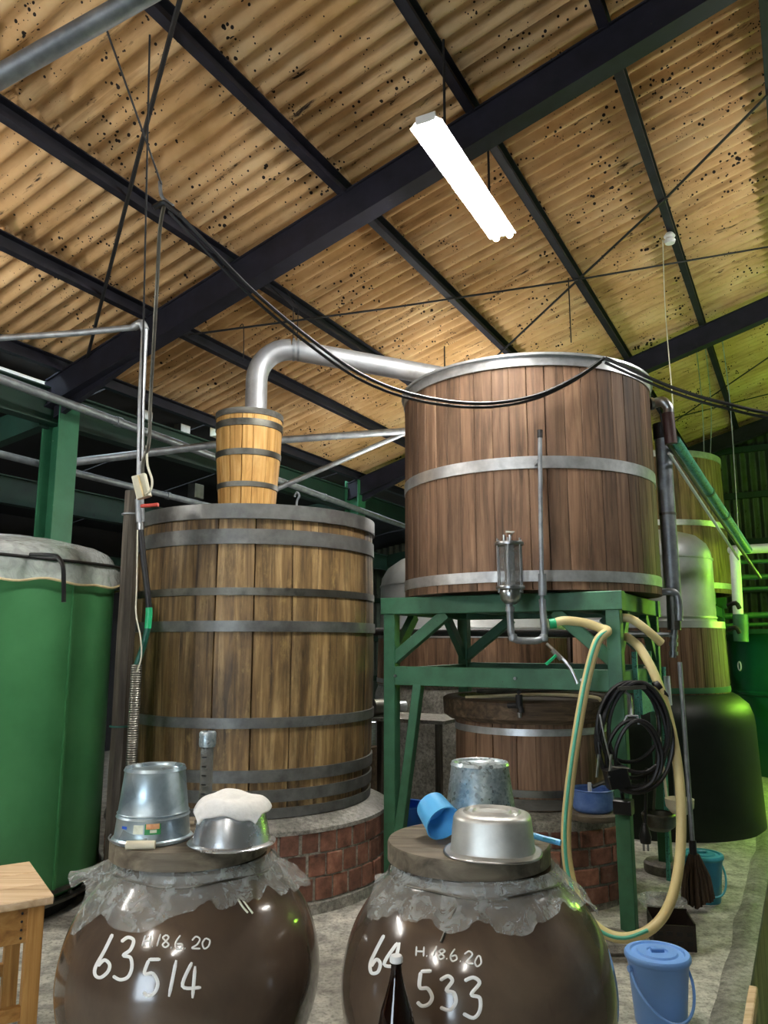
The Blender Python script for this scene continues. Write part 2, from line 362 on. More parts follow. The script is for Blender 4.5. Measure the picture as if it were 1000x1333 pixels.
# kerb: stained face of the platform edge, with a nosing of mortar and a board end
kerb = struct(MB().bar(uv(UE0, EDGE + .012, -.31), uv(7.9, EDGE + .012, -.31), .024, .58).build('trim_1', M['wallface'], smooth=False))
m = MB(); N = 60
vs = []; fs = []
for i in range(N + 1):
    u = 2.6 + (7.9 - 2.6) * i / N; w = .055 + .03 * noise.noise(Vector((u * 2.2, 0, 0))); h = .012 + .006 * noise.noise(Vector((u * 3, 5, 0)))
    for v, z in ((EDGE + .03, -.05), (EDGE + .034, h - .004), (EDGE - .01, h), (EDGE - w, h), (EDGE - w - .05, -.002)): vs.append(uv(u, v, z))
    if i:
        b = (i - 1) * 5
        for k in range(4): fs.append((b + k, b + k + 1, b + 6 + k, b + 5 + k))
struct(m.add(vs, fs).build('trim_2', M['cement']))
tag(MB().bar(uv(3.55, EDGE + .045, -.025), uv(4.3, EDGE + .045, -.025), .04, .07, bev=.006).build('edge_board', M['benchtop'], org=uv(3.9, EDGE + .03, -.06)),
    'short pale board end along the concrete platform edge', 'board')

# roof: sheets, purlins, rafters, rods -> parts of the ceiling
ceil = thing('ceiling', 'tan corrugated roof underside with black mould spots and dark purlins', None, kind='structure')
PV = [-5.3, -4.37, -3.55, -2.57, -1.62, -.78, .06, .95, 1.85, 2.75, 3.65, 4.6]
rx = math.atan(SLOPE)
WP = .137; NW = 9; SW = WP * NW
def sheet_mesh(L):
    seg = NW * 8; vs = []; fs = []
    for i in range(seg + 3):
        x = i * SW / seg; z = .030 * math.sin(2 * math.pi * x / WP)
        vs += [(x, -.06, z), (x, L + .05, z + .012)]
        if i: b = 2 * i - 2; fs.append((b, b + 1, b + 3, b + 2))
    me = bpy.data.meshes.new('roof_sheet'); me.from_pydata(vs, [], fs); me.polygons.foreach_set('use_smooth', [True] * len(fs)); me.materials.append(M['roof']); return me
nu = int((UE1 - UE0) / SW) + 1
for k in range(len(PV) - 1):
    L = (PV[k + 1] - PV[k]) / math.cos(rx); me = sheet_mesh(L)
    for i in range(nu):
        o = bpy.data.objects.new('roof_sheet', me); COL.objects.link(o); o.parent = ceil
        u0 = UE0 + i * SW; p = uv(u0, PV[k], roofz(PV[k]) + .145 + .004 * (i % 2))
        vt = (V + Z * SLOPE).normalized(); nrm = U.cross(vt)
        from mathutils import Matrix
        o.matrix_local = Matrix(((U.x, vt.x, nrm.x, p.x), (U.y, vt.y, nrm.y, p.y), (U.z, vt.z, nrm.z, p.z), (0, 0, 0, 1)))
for v in PV:   # C-section purlins
    z = roofz(v); m = MB()
    m.bar(uv(UE0, v, z + .055), uv(UE1, v, z + .055), .008, .11).bar(uv(UE0, v + .028, z + .004), uv(UE1, v + .028, z + .004), .055, .008)
    m.bar(uv(UE0, v + .028, z + .106), uv(UE1, v + .028, z + .106), .055, .008).bar(uv(UE0, v + .054, z + .014), uv(UE1, v + .054, z + .014), .004, .025)
    m.build('purlin', M['beam'], ceil, smooth=False)
for u0 in (-.75, 4.07, 8.92, 13.75):   # I-section rafters
    m = MB(); D = .24; w = .13
    a = lambda v, dz: uv(u0 + w / 2, v, roofz(v) + dz)
    nz = (Z - V * SLOPE).normalized()
    m.bar(a(-5.45, -.006), a(4.6, -.006), w, .012, nz).bar(a(-5.45, -D + .006), a(4.6, -D + .006), w, .014, nz).bar(a(-5.45, -D / 2), a(4.6, -D / 2), w * .75, D - .02, nz)
    # haunch towards the eave
    hd = .1
    m.add([a(-5.4, -D), a(-5.4, -D - hd), a(-4.4, -D)] + [p + U * .05 for p in (a(-5.4, -D), a(-5.4, -D - hd), a(-4.4, -D))], [(0, 1, 2), (3, 5, 4), (0, 3, 4, 1), (1, 4, 5, 2), (2, 5, 3, 0)])
    m.build('rafter', M['beam'], ceil, smooth=False)
def rod(px, offs=-.02, r=.009, name='brace_rod', par=ceil, mat='rod'):
    return MB().tube([atroof(x, y, offs) for x, y in px], r, 6).build(name, M[mat], par)
rod([(245, 436), (500, 402), (740, 366), (1020, 318)]); rod([(640, 470), (740, 376), (870, 255), (1020, 103)], r=.011)
rod([(862, 560), (1020, 452)]); rod([(862, 548), (1020, 508)]); rod([(245, -40), (190, 165), (110, 480)], r=.013)
MB().tube([atroof(740, 362), atroof(740, 362) - Z * .62], .006, 5).build('hanger_rod', M['rod'], ceil)

# end wall, right wall, lean-to
def corr_panel(p, du, w, z0, z1, mat, parent, name='wall_sheet', pitch=.076, amp=.018):
    n = int(w / pitch) * 6; nrm = du.cross(Z); vs = []; fs = []
    for i in range(n + 1):
        x = i * w / n; d = nrm * amp * math.sin(2 * math.pi * x / pitch)
        vs += [p + du * x + d + Z * z0, p + du * x + d + Z * z1]
        if i: b = 2 * i - 2; fs.append((b, b + 1, b + 3, b + 2))
    return MB().add(vs, fs).build(name, mat, parent)
we = thing('wall_end', 'corrugated end wall with horizontal green girts', None, kind='structure')
for k in range(16):
    v0 = -9.5 + k * .9
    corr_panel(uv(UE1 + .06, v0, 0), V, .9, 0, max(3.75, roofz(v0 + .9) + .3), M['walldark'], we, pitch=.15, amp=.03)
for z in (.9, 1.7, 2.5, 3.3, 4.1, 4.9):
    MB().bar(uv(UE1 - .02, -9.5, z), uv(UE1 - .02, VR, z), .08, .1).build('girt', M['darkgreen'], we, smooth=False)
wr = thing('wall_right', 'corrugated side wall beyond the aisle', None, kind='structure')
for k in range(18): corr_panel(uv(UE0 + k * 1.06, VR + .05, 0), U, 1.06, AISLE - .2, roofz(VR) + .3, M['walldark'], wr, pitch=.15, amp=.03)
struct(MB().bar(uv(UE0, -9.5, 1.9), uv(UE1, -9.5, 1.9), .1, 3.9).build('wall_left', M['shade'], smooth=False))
for k_, (v0, v1, z0, z1) in enumerate(((-9.5, -2.3, -.8, 6.6), (-.5, 4.7, -.8, 6.9), (-2.3, -.5, 2.5, 6.6), (-2.3, -.5, -.8, .35))):
    struct(MB().bar(uv(UE0 - .05, v0, (z0 + z1) / 2), uv(UE0 - .05, v1, (z0 + z1) / 2), .1, z1 - z0).build('wall_back' if k_ == 0 else 'wall_back_%d' % k_, M['walldark'], smooth=False))
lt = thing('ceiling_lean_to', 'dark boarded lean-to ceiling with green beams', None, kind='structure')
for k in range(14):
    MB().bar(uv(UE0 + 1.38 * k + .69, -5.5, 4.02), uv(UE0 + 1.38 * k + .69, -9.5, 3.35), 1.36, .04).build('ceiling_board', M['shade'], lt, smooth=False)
def ubeam(v, z0, z1, mat, u0=UE0, u1=UE1, w=.12):
    m = MB(); m.bar(uv(u0, v, (z0 + z1) / 2), uv(u1, v, (z0 + z1) / 2), .012, z1 - z0)
    for z in (z0 + .007, z1 - .007): m.bar(uv(u0, v, z), uv(u1, v, z), w, .014)
    return m
ubeam(-5.45, 3.42, 3.72, 0).build('eave_beam', M['darkgreen'], lt, smooth=False)
ubeam(-7.3, 3.05, 3.35, 0).build('beam', M['darkgreen'], lt, smooth=False)
ubeam(-9.2, 2.6, 2.9, 0).build('beam', M['darkgreen'], lt, smooth=False)
for u0 in (4.12, 8.97, 13.6): MB().bar(uv(u0, -5.5, 3.5), uv(u0, -9.4, 2.95), .1, .22).build('cross_beam', M['darkgreen'], lt, smooth=False)

def column(u0, v0, zt, label):
    root = thing('steel_column', label, 'column', uv(u0, v0, 0), 'steel columns along the eave')
    m = MB()
    m.bar(uv(u0, v0, 0), uv(u0, v0, zt), .2, .01, U)       # web
    m.build('web', M['colgreen'], root, smooth=False)
    for s in (-1, 1):
        MB().bar(uv(u0, v0 + s * .1, 0), uv(u0, v0 + s * .1, zt), .013, .2, U).build('flange', M['colgreen'], root, smooth=False)
    MB().box(uv(u0, v0, .01), (.34, .34, .02), U).build('base_plate', M['colgreen'], root, smooth=False)
column(4.23, -5.42, 3.82, 'green steel H column standing behind the plastic covered green tank')
column(8.98, -5.33, 3.82, 'green steel H column in the dark behind the wooden barrel still')

# ================================================================== LAMPS
def lamp(p, q, glowm, label, group=None, w=.18, bare=False):
    p, q = Vector(p), Vector(q); d = (q - p).normalized(); s = d.cross(Z).normalized(); c = (p + q) / 2
    root = thing('fluorescent_lamp', label, 'lamp', c + Z * .1, group)
    m = MB(); sec = [(-w / 2, 0), (-w / 2 + .008, .0), (-.045, .032), (-.03, .045), (.03, .045), (.045, .032), (w / 2 - .008, 0), (w / 2, 0), (.05, .038), (.035, .052), (-.035, .052), (-.05, .038)]
    n = len(sec)
    vs = [e + s * a + Z * b for e in (p - d * .02, q + d * .02) for a, b in sec]
    if bare: MB().bar(p + Z * .06, q + Z * .06, .05, .045).build('batten', M['lampbody'], root, smooth=False)
    else: m.add(vs, [(i, (i + 1) % n, n + (i + 1) % n, n + i) for i in range(n)]); m.build('reflector', M['lampbody'], root, smooth=False)
    for e in (p - d * .015, q + d * .015): MB().bar(e - d * .006 + Z * .03, e + d * .006 + Z * .03, .11, .05).build('tube_holder', M['lampbody'], root, smooth=False)
    for k in (-1, 1): MB().tube([p - d * .02 + s * k * .046 - Z * .004, q + d * .02 + s * k * .046 - Z * .004], .02, 12).build('tube', glowm, root)
    zr = roofz(c.dot(V))
    for e in (p.lerp(q, .2), p.lerp(q, .8)):
        MB().tube([e + Z * .045, Vector((e.x, e.y, roofz(e.dot(V)) + .02))], .008, 6).build('hanger_rod', M['rod'], root)
    return root
lamp(atz(556, 164, 4.25), atz(654, 306, 4.25), M['main_lamp'], 'lit white twin tube lamp hanging below the dark roof beam')
lamp(uv(-1.8, -2.4, 3.5), uv(-.55, -2.4, 3.5), M['white_lamp'], 'lit bare white tube lamp over the near end of the platform', 'lamps out of view', bare=True)
lamp(uv(-2.2, -.2, 3.7), uv(-.95, -.2, 3.7), M['white_lamp'], 'lit bare white tube lamp over the aisle mouth', 'lamps out of view', bare=True)
lamp(uv(.9, -4.7, 3.2), uv(2.15, -4.7, 3.2), M['white_lamp'], 'added bare white fill lamp near the eave beside the green tank', 'lamps out of view', bare=True)  # unseen lamp added to brighten the left roof, column and green tank
lamp(uv(6.45, -2.95, 3.1), uv(7.7, -2.95, 3.1), M['white_lamp'], 'lit bare white tube lamp between the raised tub and the wide domed still', bare=True)
lamp(uv(5.6, 1.5, 4.4), uv(6.85, 1.5, 4.4), M['white_lamp'], 'added bare white fill lamp high over the aisle', 'lamps out of view', bare=True)  # unseen lamp added to whiten the right still's front, standpipe and floor
lamp(uv(10.6, 1.8, 3.2), uv(11.85, 1.8, 3.2), M['green_lamp'], 'lit green insect-proof tube lamp over the far cross platform', 'lamps out of view', bare=True)
lamp(uv(8.4, .6, 1.75), uv(9.65, .6, 1.75), M['green_lamp'], 'lit green insect-proof tube lamp low over the aisle end', 'lamps out of view', bare=True)

# ================================================================== TUB HELPERS
def rprof(prof, z):
    for (r0, z0), (r1, z1) in zip(prof, prof[1:]):
        if z0 <= z <= z1: return r0 + (r1 - r0) * (z - z0) / (z1 - z0 + 1e-9)
    return prof[0][0] if z < prof[0][1] else prof[-1][0]
def stave_mesh(prof, n, th, mat, gap=.0011, ch=.0035):
    vs = []; fs = []
    for r, z in prof:
        h = math.pi / n - gap / r; c = ch / r
        for a, rr in ((-h, r - th), (-h, r - ch), (-h + c, r), (0, r + .001), (h - c, r), (h, r - ch), (h, r - th)):
            vs.append((rr * math.cos(a), rr * math.sin(a), z))
    k = 7; m = len(prof)
    for i in range(m - 1):
        for j in range(k): fs.append((i * k + j, i * k + (j + 1) % k, (i + 1) * k + (j + 1) % k, (i + 1) * k + j))
    fs += [tuple(range(k))[::-1], tuple((m - 1) * k + j for j in range(k))]
    me = bpy.data.meshes.new('stave'); me.from_pydata(vs, [], fs); me.materials.append(mat); return me
def staves(root, prof, n, th, mat, name='stave', varied=0.0, a0=0.0, skip=None):
    """n staves on the root axis (local z), uneven widths when varied"""
    if varied:
        w = [1 + varied * random.uniform(-1, 1) for _ in range(n)]; tot = sum(w); ang = a0; cache = {}
        for i in range(n):
            key = round(w[i] / tot * n, 1); 
            if key not in cache: cache[key] = stave_mesh(prof, n / key, th, mat)
            d = 2 * math.pi * w[i] / tot
            shared(name, cache[key], root, (0, 0, 0), ang + d / 2); ang += d
    else:
        me = stave_mesh(prof, n, th, mat)
        for i in range(n): shared(name, me, root, (0, 0, 0), a0 + 2 * math.pi * i / n)
def hoop(root, prof, z0, z1, mat, t=.006, name='hoop', seg=72):
    b = Vector(ORG[root.name]); m = MB()
    zs = [z0, (z0 + z1) / 2, z1]; r = [rprof(prof, z) for z in zs]
    m.lathe([(r[0] - .004, z0), (r[0] + t, z0 + .001), (r[1] + t, zs[1]), (r[2] + t, z1 - .001), (r[2] - .004, z1)], b, seg, loop=True)
    return m.build(name, mat, root)
def bricks(root, R, courses, n, depth, mat, a0, a1, gap=.012, jitter=.006):
    """courses = [(z0, z1)...]; header bricks curved to the ring"""
    cache = []
    for (z0, z1) in courses:
        h = math.pi / n - gap / 2 / R; vs = []; fs = []
        b = .005
        for z, ins in ((z0, b), (z0 + b, 0), (z1 - b, 0), (z1, b)):
            for a, rr in ((-h, R - depth), (-h + ins / R, R - b - ins), (-h + (b + ins) / R, R - ins), (0, R - ins), (h - (b + ins) / R, R - ins), (h - ins / R, R - b - ins), (h, R - depth)):
                vs.append((rr * math.cos(a), rr * math.sin(a), z))
        k = 7
        for i in range(3):
            for j in range(k): fs.append((i * k + j, i * k + (j + 1) % k, (i + 1) * k + (j + 1) % k, (i + 1) * k + j))
        fs += [tuple(range(k))[::-1], tuple(3 * k + j for j in range(k))]
        me = bpy.data.meshes.new('brick'); me.from_pydata(vs, [], fs); me.materials.append(mat); cache.append(me)
    for ci, me in enumerate(cache):
        off = (ci % 2) * .5 + .13 * ci
        for i in range(n):
            a = 2 * math.pi * (i + off) / n
            aa = (a - a0) % (2 * math.pi)
            if aa > (a1 - a0): continue
            s = 1 + random.uniform(-jitter, jitter)
            shared('brick', me, root, (0, 0, 0), a + random.uniform(-.003, .003), scale=(s, s, 1))
D2 = math.radians

# ------------------------------------------------------------------ big wooden barrel still on its brick plinth
BC = Vector((-.95, 5.78, 0))
PL = thing('brick_plinth', 'round red brick plinth with cement top under the big wooden barrel still', 'plinth', BC)
bricks(PL, .985, [(.075, .2), (.21, .335), (.345, .465)], 47, .1, M['brick'], D2(180), D2(395), gap=.015)
MB().lathe([(0, .0), (.977, .0), (.979, .455), (0, .455)], BC, 64).build('mortar_core', M['mortar'], PL)
MB().lathe([(.9, 0), (1.0, 0), (.995, .06), (.97, .072)], BC, 64, wob=.01).build('cement_foot', M['cement'], PL)
MB().lathe([(.97, .455), (.99, .462), (.985, .485), (.93, .51), (.86, .535), (.5, .535), (0, .535)], BC, 72, wob=.02).build('cement_cap', M['cement'], PL)
bp = [(.842, .54), (.858, .9), (.872, 1.4), (.870, 1.9), (.858, 2.47)]
ST = thing('barrel_still', 'big weathered wooden barrel still with many metal hoops on a brick plinth', 'still', BC)
staves(ST, bp, 27, .05, M['barrel'], varied=.25, a0=.1)
for z0, z1, mt, t in ((2.40, 2.50, 'hoopiron', .02), (2.235, 2.335, 'hoopiron', .012), (1.905, 1.955, 'dullband', .008), (1.675, 1.745, 'hoopiron', .012), (1.08, 1.145, 'hoopiron', .012), (.755, .83, 'hoopiron', .012), (.635, .71, 'hoopiron', .012), (.54, .60, 'hoopiron', .01)):
    hoop(ST, bp, z0, z1, M[mt], t)
MB().lathe([(0, 2.44), (.84, 2.44), (.845, 2.40), (0, 2.40)], BC, 64).build('head', M['darkplank'], ST)
hk = Vector((-.6, 5.2, 2.44)); MB().tube([hk, hk + Z * .12, hk + Z * .16 + V * .02, hk + Z * .19, hk + Z * .16 - V * .02], .008, 6, 4).build('hook', M['pipe'], ST)
# pale collar tub and vapour duct
CC = at(322, 648, 5.7); CC.z = 2.44
zt = at(322, 530, 5.45).z; cb = [(.20, 2.44), (.222, 2.75), (.242, 3.0), (.252, zt)]
CT = thing('collar_tub', 'small pale wooden conical tub standing on top of the barrel still', 'tub', (CC.x, CC.y, 2.44))
cl = [(r, z - 2.44) for r, z in cb]
staves(CT, cl, 15, .03, M['collar'], varied=.2)
zz = lambda y: at(322, y, 5.46).z - 2.44
def hoopl(root, prof, z0, z1, mat, t=.006, name='hoop'):
    return hoop(root, prof, z0, z1, mat, t, name)
for y0, y1, mt in ((538, 530, 'rimwood'), (553, 544, 'dullband'), (591, 583, 'dullband'), (632, 625, 'dullband')):
    hoopl(CT, cl, zz(y0), zz(y1), M[mt], .006)
MB().lathe([(0, zt - .03), (.24, zt - .03), (.24, zt - .05), (0, zt - .05)], (CC.x, CC.y, 0), 40).build('head', M['collar'], CT)
e0 = Vector((CC.x + .045, CC.y, zt - .05)); zt2 = at(375, 453, CC.y).z
TX = Vector((1.06, 5.6, 0))
endp = Vector((1.12, 5.98, 3.62))
path = [e0, e0 + Z * .25]
R = .26
c1 = Vector((e0.x, e0.y, zt2 - R)); dirh = (Vector((endp.x, endp.y, 0)) - Vector((e0.x, e0.y, 0))).normalized()
for k in range(9):
    a = math.pi / 2 * k / 8; path.append(c1 + dirh * R * (1 - math.cos(a)) + Z * R * math.sin(a))
DU = thing('vapour_duct', 'fat grey metal vapour duct bending from the collar tub to the raised tub', 'duct', e0)
MB().tube(path, .084, 24).build('elbow', M['duct'], DU)
MB().tube([path[-1], endp], .08, 24).build('run', M['duct'], DU)
MB().tube([endp - dirh * .01, endp + dirh * .12 - Z * .03, endp + dirh * .2 - Z * .12, endp + dirh * .21 - Z * .34], .08, 20, 5).build('drop', M['duct'], DU)
for t_ in (.0, .035):
    pc = path[-1] + dirh * t_ + dirh * .02; MB().tube([pc - dirh * .008, pc + dirh * .008], .09, 24).build('clamp', M['pipe'], DU)
pc = path[-1] + dirh * .03; rp = Vector((pc.x, pc.y, roofz(pc.dot(V))))
for s in (-.05, .05): MB().tube([pc + Z * .09 + dirh * s * .3, pc + Z * .35 + dirh * s * .4, rp - dirh * .15 + dirh * s], .004, 5).build('hanging_wire', M['rod'], DU)

# ------------------------------------------------------------------ raised tub on green stand
tz0, tz1 = 1.925, 3.43
tp = [(.905, tz0), (.902, 2.7), (.90, tz1 - .01)]
UT = thing('raised_tub', 'large straight brown wooden tub with three steel hoops raised on a green stand', 'tub', (TX.x, TX.y, 0))
staves(UT, tp, 50, .045, M['tub'], varied=.15)
for z0, z1 in ((1.975, 2.045), (2.685, 2.765)): hoop(UT, tp, z0, z1, M['steelband'], .006)
hoop(UT, tp, 3.36, 3.43, M['steelband'], .010)
MB().ring(.905, 3.425, 3.445, .022, (TX.x, TX.y, 0), 72).build('rim', M['steelband'], UT)
MB().lathe([(0, 3.38), (.87, 3.38), (.87, 3.35), (0, 3.35)], (TX.x, TX.y, 0), 64).build('lid', M['tub'], UT)
MB().lathe([(0, 1.96), (.87, 1.96), (.87, 1.93), (0, 1.93)], (TX.x, TX.y, 0), 64).build('bottom_board', M['darkplank'], UT)

def fp(a, b, z): return Vector((1.39, 4.68, 0)) - V * a + U * b + Z * z
FW, FD = 1.52, 1.3
FS = thing('tub_stand', 'green painted braced stand carrying the raised wooden tub', 'stand', fp(.76, .65, 0))
lg = .085
for a, b, zb in ((0, 0, 0), (FW, 0, 0), (0, FD, .075), (FW, FD, 0)):
    MB().bar(fp(a, b, zb), fp(a, b, 1.80), lg, lg, U, .004).build('leg', M['frame'], FS, smooth=False)
for b in (0, FD): MB().bar(fp(-.06, b, 1.857), fp(FW + .06, b, 1.857), .1, .115, bev=.005).build('top_beam', M['frame'], FS, smooth=False)
for a in (0, FW): MB().bar(fp(a, .05, 1.857), fp(a, FD - .05, 1.857), .09, .113, bev=.005).build('side_beam', M['frame'], FS, smooth=False)
for a in (.4, .76, 1.12): MB().bar(fp(a, .05, 1.875), fp(a, FD - .05, 1.875), .09, .1, bev=.004).build('joist', M['frame'], FS, smooth=False)
for b in (-.01, FD): MB().bar(fp(0, b, 1.385), fp(FW, b, 1.385), .06, .125, bev=.004).build('mid_rail', M['frame'], FS, smooth=False)
for a in (0, FW): MB().bar(fp(a, 0, 1.385), fp(a, FD, 1.385), .05, .1, bev=.004).build('side_rail', M['frame'], FS, smooth=False)
for a, b, c, d in ((FW, 1.48, FW - .42, 1.80), (0, 1.48, .36, 1.80)):
    for bb in (0, FD): MB().bar(fp(a, bb, b), fp(c, bb, d), .06, .075, bev=.004).build('knee_brace', M['frame'], FS, smooth=False)
for a in (0, FW):
    for b0, b1 in ((0, .35), (FD, FD - .35)): MB().bar(fp(a, b0, 1.48), fp(a, b1, 1.80), .05, .07).build('knee_brace', M['frame'], FS, smooth=False)
MB().bar(fp(FW - .21, -.01, 1.33), fp(FW - .03, -.02, .10), .07, .06, bev=.004).build('diagonal_brace', M['frame'], FS, smooth=False)
for a in (FW - .05, .62, .2):
    p = fp(a, -.043, 1.385); MB().tube([p, p - U * .008], .010, 8).build('bolt', M['steel'], FS)
MB().box(fp(.18, .0, 1.385) + U * .04, (.3, .02, .02), V).build('bracket', M['frame'], FS, smooth=False)
tag(MB().lathe([(0, 0), (.145, 0), (.15, .02), (.15, .06), (.135, .075), (0, .075)], fp(0, FD, 0), 28, wob=.03).build('stone_pad', M['stone'], org=fp(0, FD, 0)), 'round stone pad under the rear leg of the green stand', 'stone')
# flaked turquoise panel between the stand legs on the side
pb = thing('turquoise_panel', 'flaked turquoise painted board set between the stand legs', 'board', fp(-.01, .62, 1.16))
MB().box(fp(-.06, .62, 1.25), (.5, .02, .18), U).build('board', M['turq'], pb, smooth=False)
for b in (.36, .88): MB().bar(fp(-.039, b, 1.14), fp(-.039, b, 1.55), .03, .03, U).build('batten', M['turq'], pb, smooth=False)

# filter pot, drain loop and level pipe on the front of the raised tub
YF = 4.60
def P(x, y, Y=YF): return at(x, y, Y)
fa = P(663, 708); fb = P(663, 765); fc = fa.copy()
FI = thing('filter_pot', 'steel filter pot with clear body and tie rods below the raised tub', 'filter', fb)
hz = fa.z - fb.z; b0 = Vector((fa.x, YF, 0))
MB().lathe([(.062, fb.z), (.062, fa.z)], b0, 28).build('sight_glass', M['acrylic'], FI)
MB().lathe([(.028, fb.z), (.03, (fa.z + fb.z) / 2), (.028, fa.z)], b0, 16).build('core', M['steel'], FI)
for z in (fb.z, fa.z): MB().lathe([(0, z - .01), (.085, z - .01), (.088, z), (.085, z + .01), (0, z + .01)], b0, 28).build('flange', M['steel'], FI)
for k in range(6):
    a = math.pi * k / 3 + .25; d = Vector((.077 * math.cos(a), .077 * math.sin(a), 0))
    MB().tube([b0 + d + Z * (fb.z - .03), b0 + d + Z * (fa.z + .03)], .0055, 6).build('tie_rod', M['steel'], FI)
MB().lathe([(0, fb.z - .1), (.03, fb.z - .098), (.06, fb.z - .07), (.066, fb.z - .03), (.06, fb.z - .008)], b0, 24).build('bowl', M['steel'], FI)
for dx in (-.03, .005): MB().tube([b0 + Vector((dx, 0, fa.z)), b0 + Vector((dx, 0, fa.z + .055))], .009, 8).build('nozzle', M['steel'], FI)
MB().tube([b0 + Vector((.005, 0, fa.z + .05)), b0 + Vector((.03, -.01, fa.z + .07)), b0 + Vector((-.02, .0, fa.z + .075))], .008, 6).build('valve_knob', M['dullband'], FI)
dr = thing('drain_loop', 'steel U shaped drain pipe joining the filter pot and the level pipe', 'pipe', P(690, 833))
pt = [P(663, 782), P(664, 800), P(665, 815), P(666, 826), P(673, 833), P(690, 834), P(702, 833), P(709, 826), P(708, 810), P(706, 780)]
MB().tube(pt, .021, 12, 3).build('loop', M['pipe'], dr)
for q, w in ((P(668, 830), .028), (P(708, 830), .028)): MB().lathe([(0, q.z - w), (w * .8, q.z - w * .7), (w, q.z), (w * .8, q.z + w * .7), (0, q.z + w)], (q.x, q.y, 0), 14).build('elbow', M['pipe'], dr)
MB().tube([P(664, 790), P(664, 796)], .027, 12).build('coupling', M['pipe'], dr)
MB().tube([P(712, 838), P(727, 852, 4.55), P(742, 869, 4.52), P(752, 890, 4.5)], .010, 8, 4).build('spout', M['steel'], dr)
MB().tube([P(719, 846, 4.56), P(731, 858, 4.54)], .015, 8).build('valve', M['steel'], dr)
MB().bar(P(724, 853, 4.53), P(711, 865, 4.51), .012, .014).build('lever', M['gtape'], dr)
LP = thing('level_pipe', 'thin upright level pipe running up the front of the raised tub', 'pipe', P(705, 775))
MB().tube([P(706, 785), P(704, 680), P(703, 570)], .0135, 12).build('tube', M['pipe'], LP)
MB().tube([P(706.5, 775), P(706, 747)], .025, 12).build('sleeve', M['pipe'], LP)
MB().tube([P(703, 570), P(703, 560)], .017, 10).build('cap', M['rod'], LP)
MB().bar(P(703, 600), P(703, 600) + Vector((0, .12, 0)), .03, .02).build('clip', M['pipe'], LP)

# right-hand steel standpipe beside the raised tub
SPY = 5.42
sp = thing('standpipe', 'fat steel standpipe with valves beside the raised tub', 'pipe', at(878, 850, SPY))
MB().tube([at(862.5, 565, SPY), at(876, 775, SPY)], .056, 20).build('barrel', M['pipe'], sp)
MB().tube([at(861.5, 552, SPY), at(863, 572, SPY)], .064, 20).build('cap', M['rod'], sp)
MB().tube([at(869, 668, SPY), at(869.2, 671, SPY)], .059, 20).build('joint', M['dullband'], sp)
MB().tube([at(876, 775, SPY), at(878, 820, SPY)], .045, 16).build('lower_barrel', M['dullband'], sp)
MB().tube([at(858, 772, 5.3), at(872, 770, 5.25), at(881, 774, 5.25), at(884, 790, 5.25), at(884, 808, 5.25)], .024, 12, 4).build('elbow', M['pipe'], sp)
MB().tube([at(878, 818, SPY), at(876, 856, SPY)], .022, 10).build('drain', M['pipe'], sp)
for y in (826, 836, 848): MB().tube([at(877, y, SPY), at(877, y + 5, SPY)], .03, 10).build('collar', M['pipe'], sp)
MB().tube([at(812, 826, 5.3), at(876, 826, SPY)], .016, 8).build('branch', M['pipe'], sp)
# outlet at the top right of the tub: elbow, maroon hose, sloping tubes
ou = thing('outlet_elbow', 'steel outlet elbow with maroon hose stub at the side of the raised tub', 'pipe', at(855, 527, 5.3))
MB().tube([at(838, 528, 5.35), at(852, 525, 5.3), at(863, 523, 5.25), at(870, 531, 5.25), at(870, 541, 5.25)], .037, 14, 5).build('elbow', M['steel'], ou)
MB().tube([at(846, 526, 5.3), at(850, 525.6, 5.3)], .046, 14).build('nut', M['steel'], ou)
MB().tube([at(869.5, 538, 5.25), at(874, 578, 5.25)], .043, 14).build('hose_stub', M['brownhose'], ou)
MB().tube([at(858, 530, 5.28), at(862, 550, 5.28), at(863, 562, 5.28)], .006, 6, 4).build('wire', M['rod'], ou)
def sloped(name, a, b, r, mat, label, sub=None):
    o = MB().tube([a, b], r, 12).build(name, M[mat], org=b); return tag(o, label, 'pipe')
gl = thing('sloping_tube', 'thick clear tube with its green reflection coloured in, sloping down from the raised tub outlet', 'pipe', at(972, 714, 7.0))
MB().tube([at(879, 573, 5.26), at(974, 716, 7.0)], .036, 14).build('tube', M['turq'], gl)  # clear tube; the green reflection is put into its colour
for k in (.4, .62): 
    a_, b_ = at(879, 573, 5.26), at(974, 716, 7.0); MB().tube([a_.lerp(b_, k), a_.lerp(b_, k + .012)], .042, 14).build('joint', M['frame'], gl)
sloped('sloping_rod', at(870, 578, 5.28), at(990, 752, 6.9), .014, 'dullband', 'dark thin pipe sloping beside the thick clear tube')
sloped('sloping_wire_tube', at(871, 590, 5.26), at(962, 728, 6.6), .011, 'whitepipe', 'thin white tube sloping beneath the dark sloping pipe')

# ------------------------------------------------------------------ lower mash tub on bricks under the stand
LC = Vector((1.03, 5.6, 0))
B2 = thing('brick_hearth', 'round sooty brick hearth under the small wooden tub and green stand', 'plinth', LC)
bricks(B2, .66, [(.04, .135), (.15, .245), (.26, .355), (.37, .465)], 22, .1, M['brick'], D2(180), D2(400), gap=.018, jitter=.004)
MB().lathe([(0, 0), (.648, 0), (.648, .47), (.642, .52), (.56, .555), (0, .555)], LC, 48, wob=.01).build('mortar_core', M['mortar'], B2)
lp = [(.525, .56), (.52, 1.1)]
LT = thing('mash_tub', 'small brown wooden tub on the brick hearth beneath the raised tub', 'tub', LC)
staves(LT, lp, 24, .04, M['tub'], varied=.2)
hoop(LT, lp, .64, .685, M['dullband'], .008); hoop(LT, lp, .565, .63, M['rimwood'], .01); hoop(LT, lp, 1.015, 1.06, M['steelband'], .006)
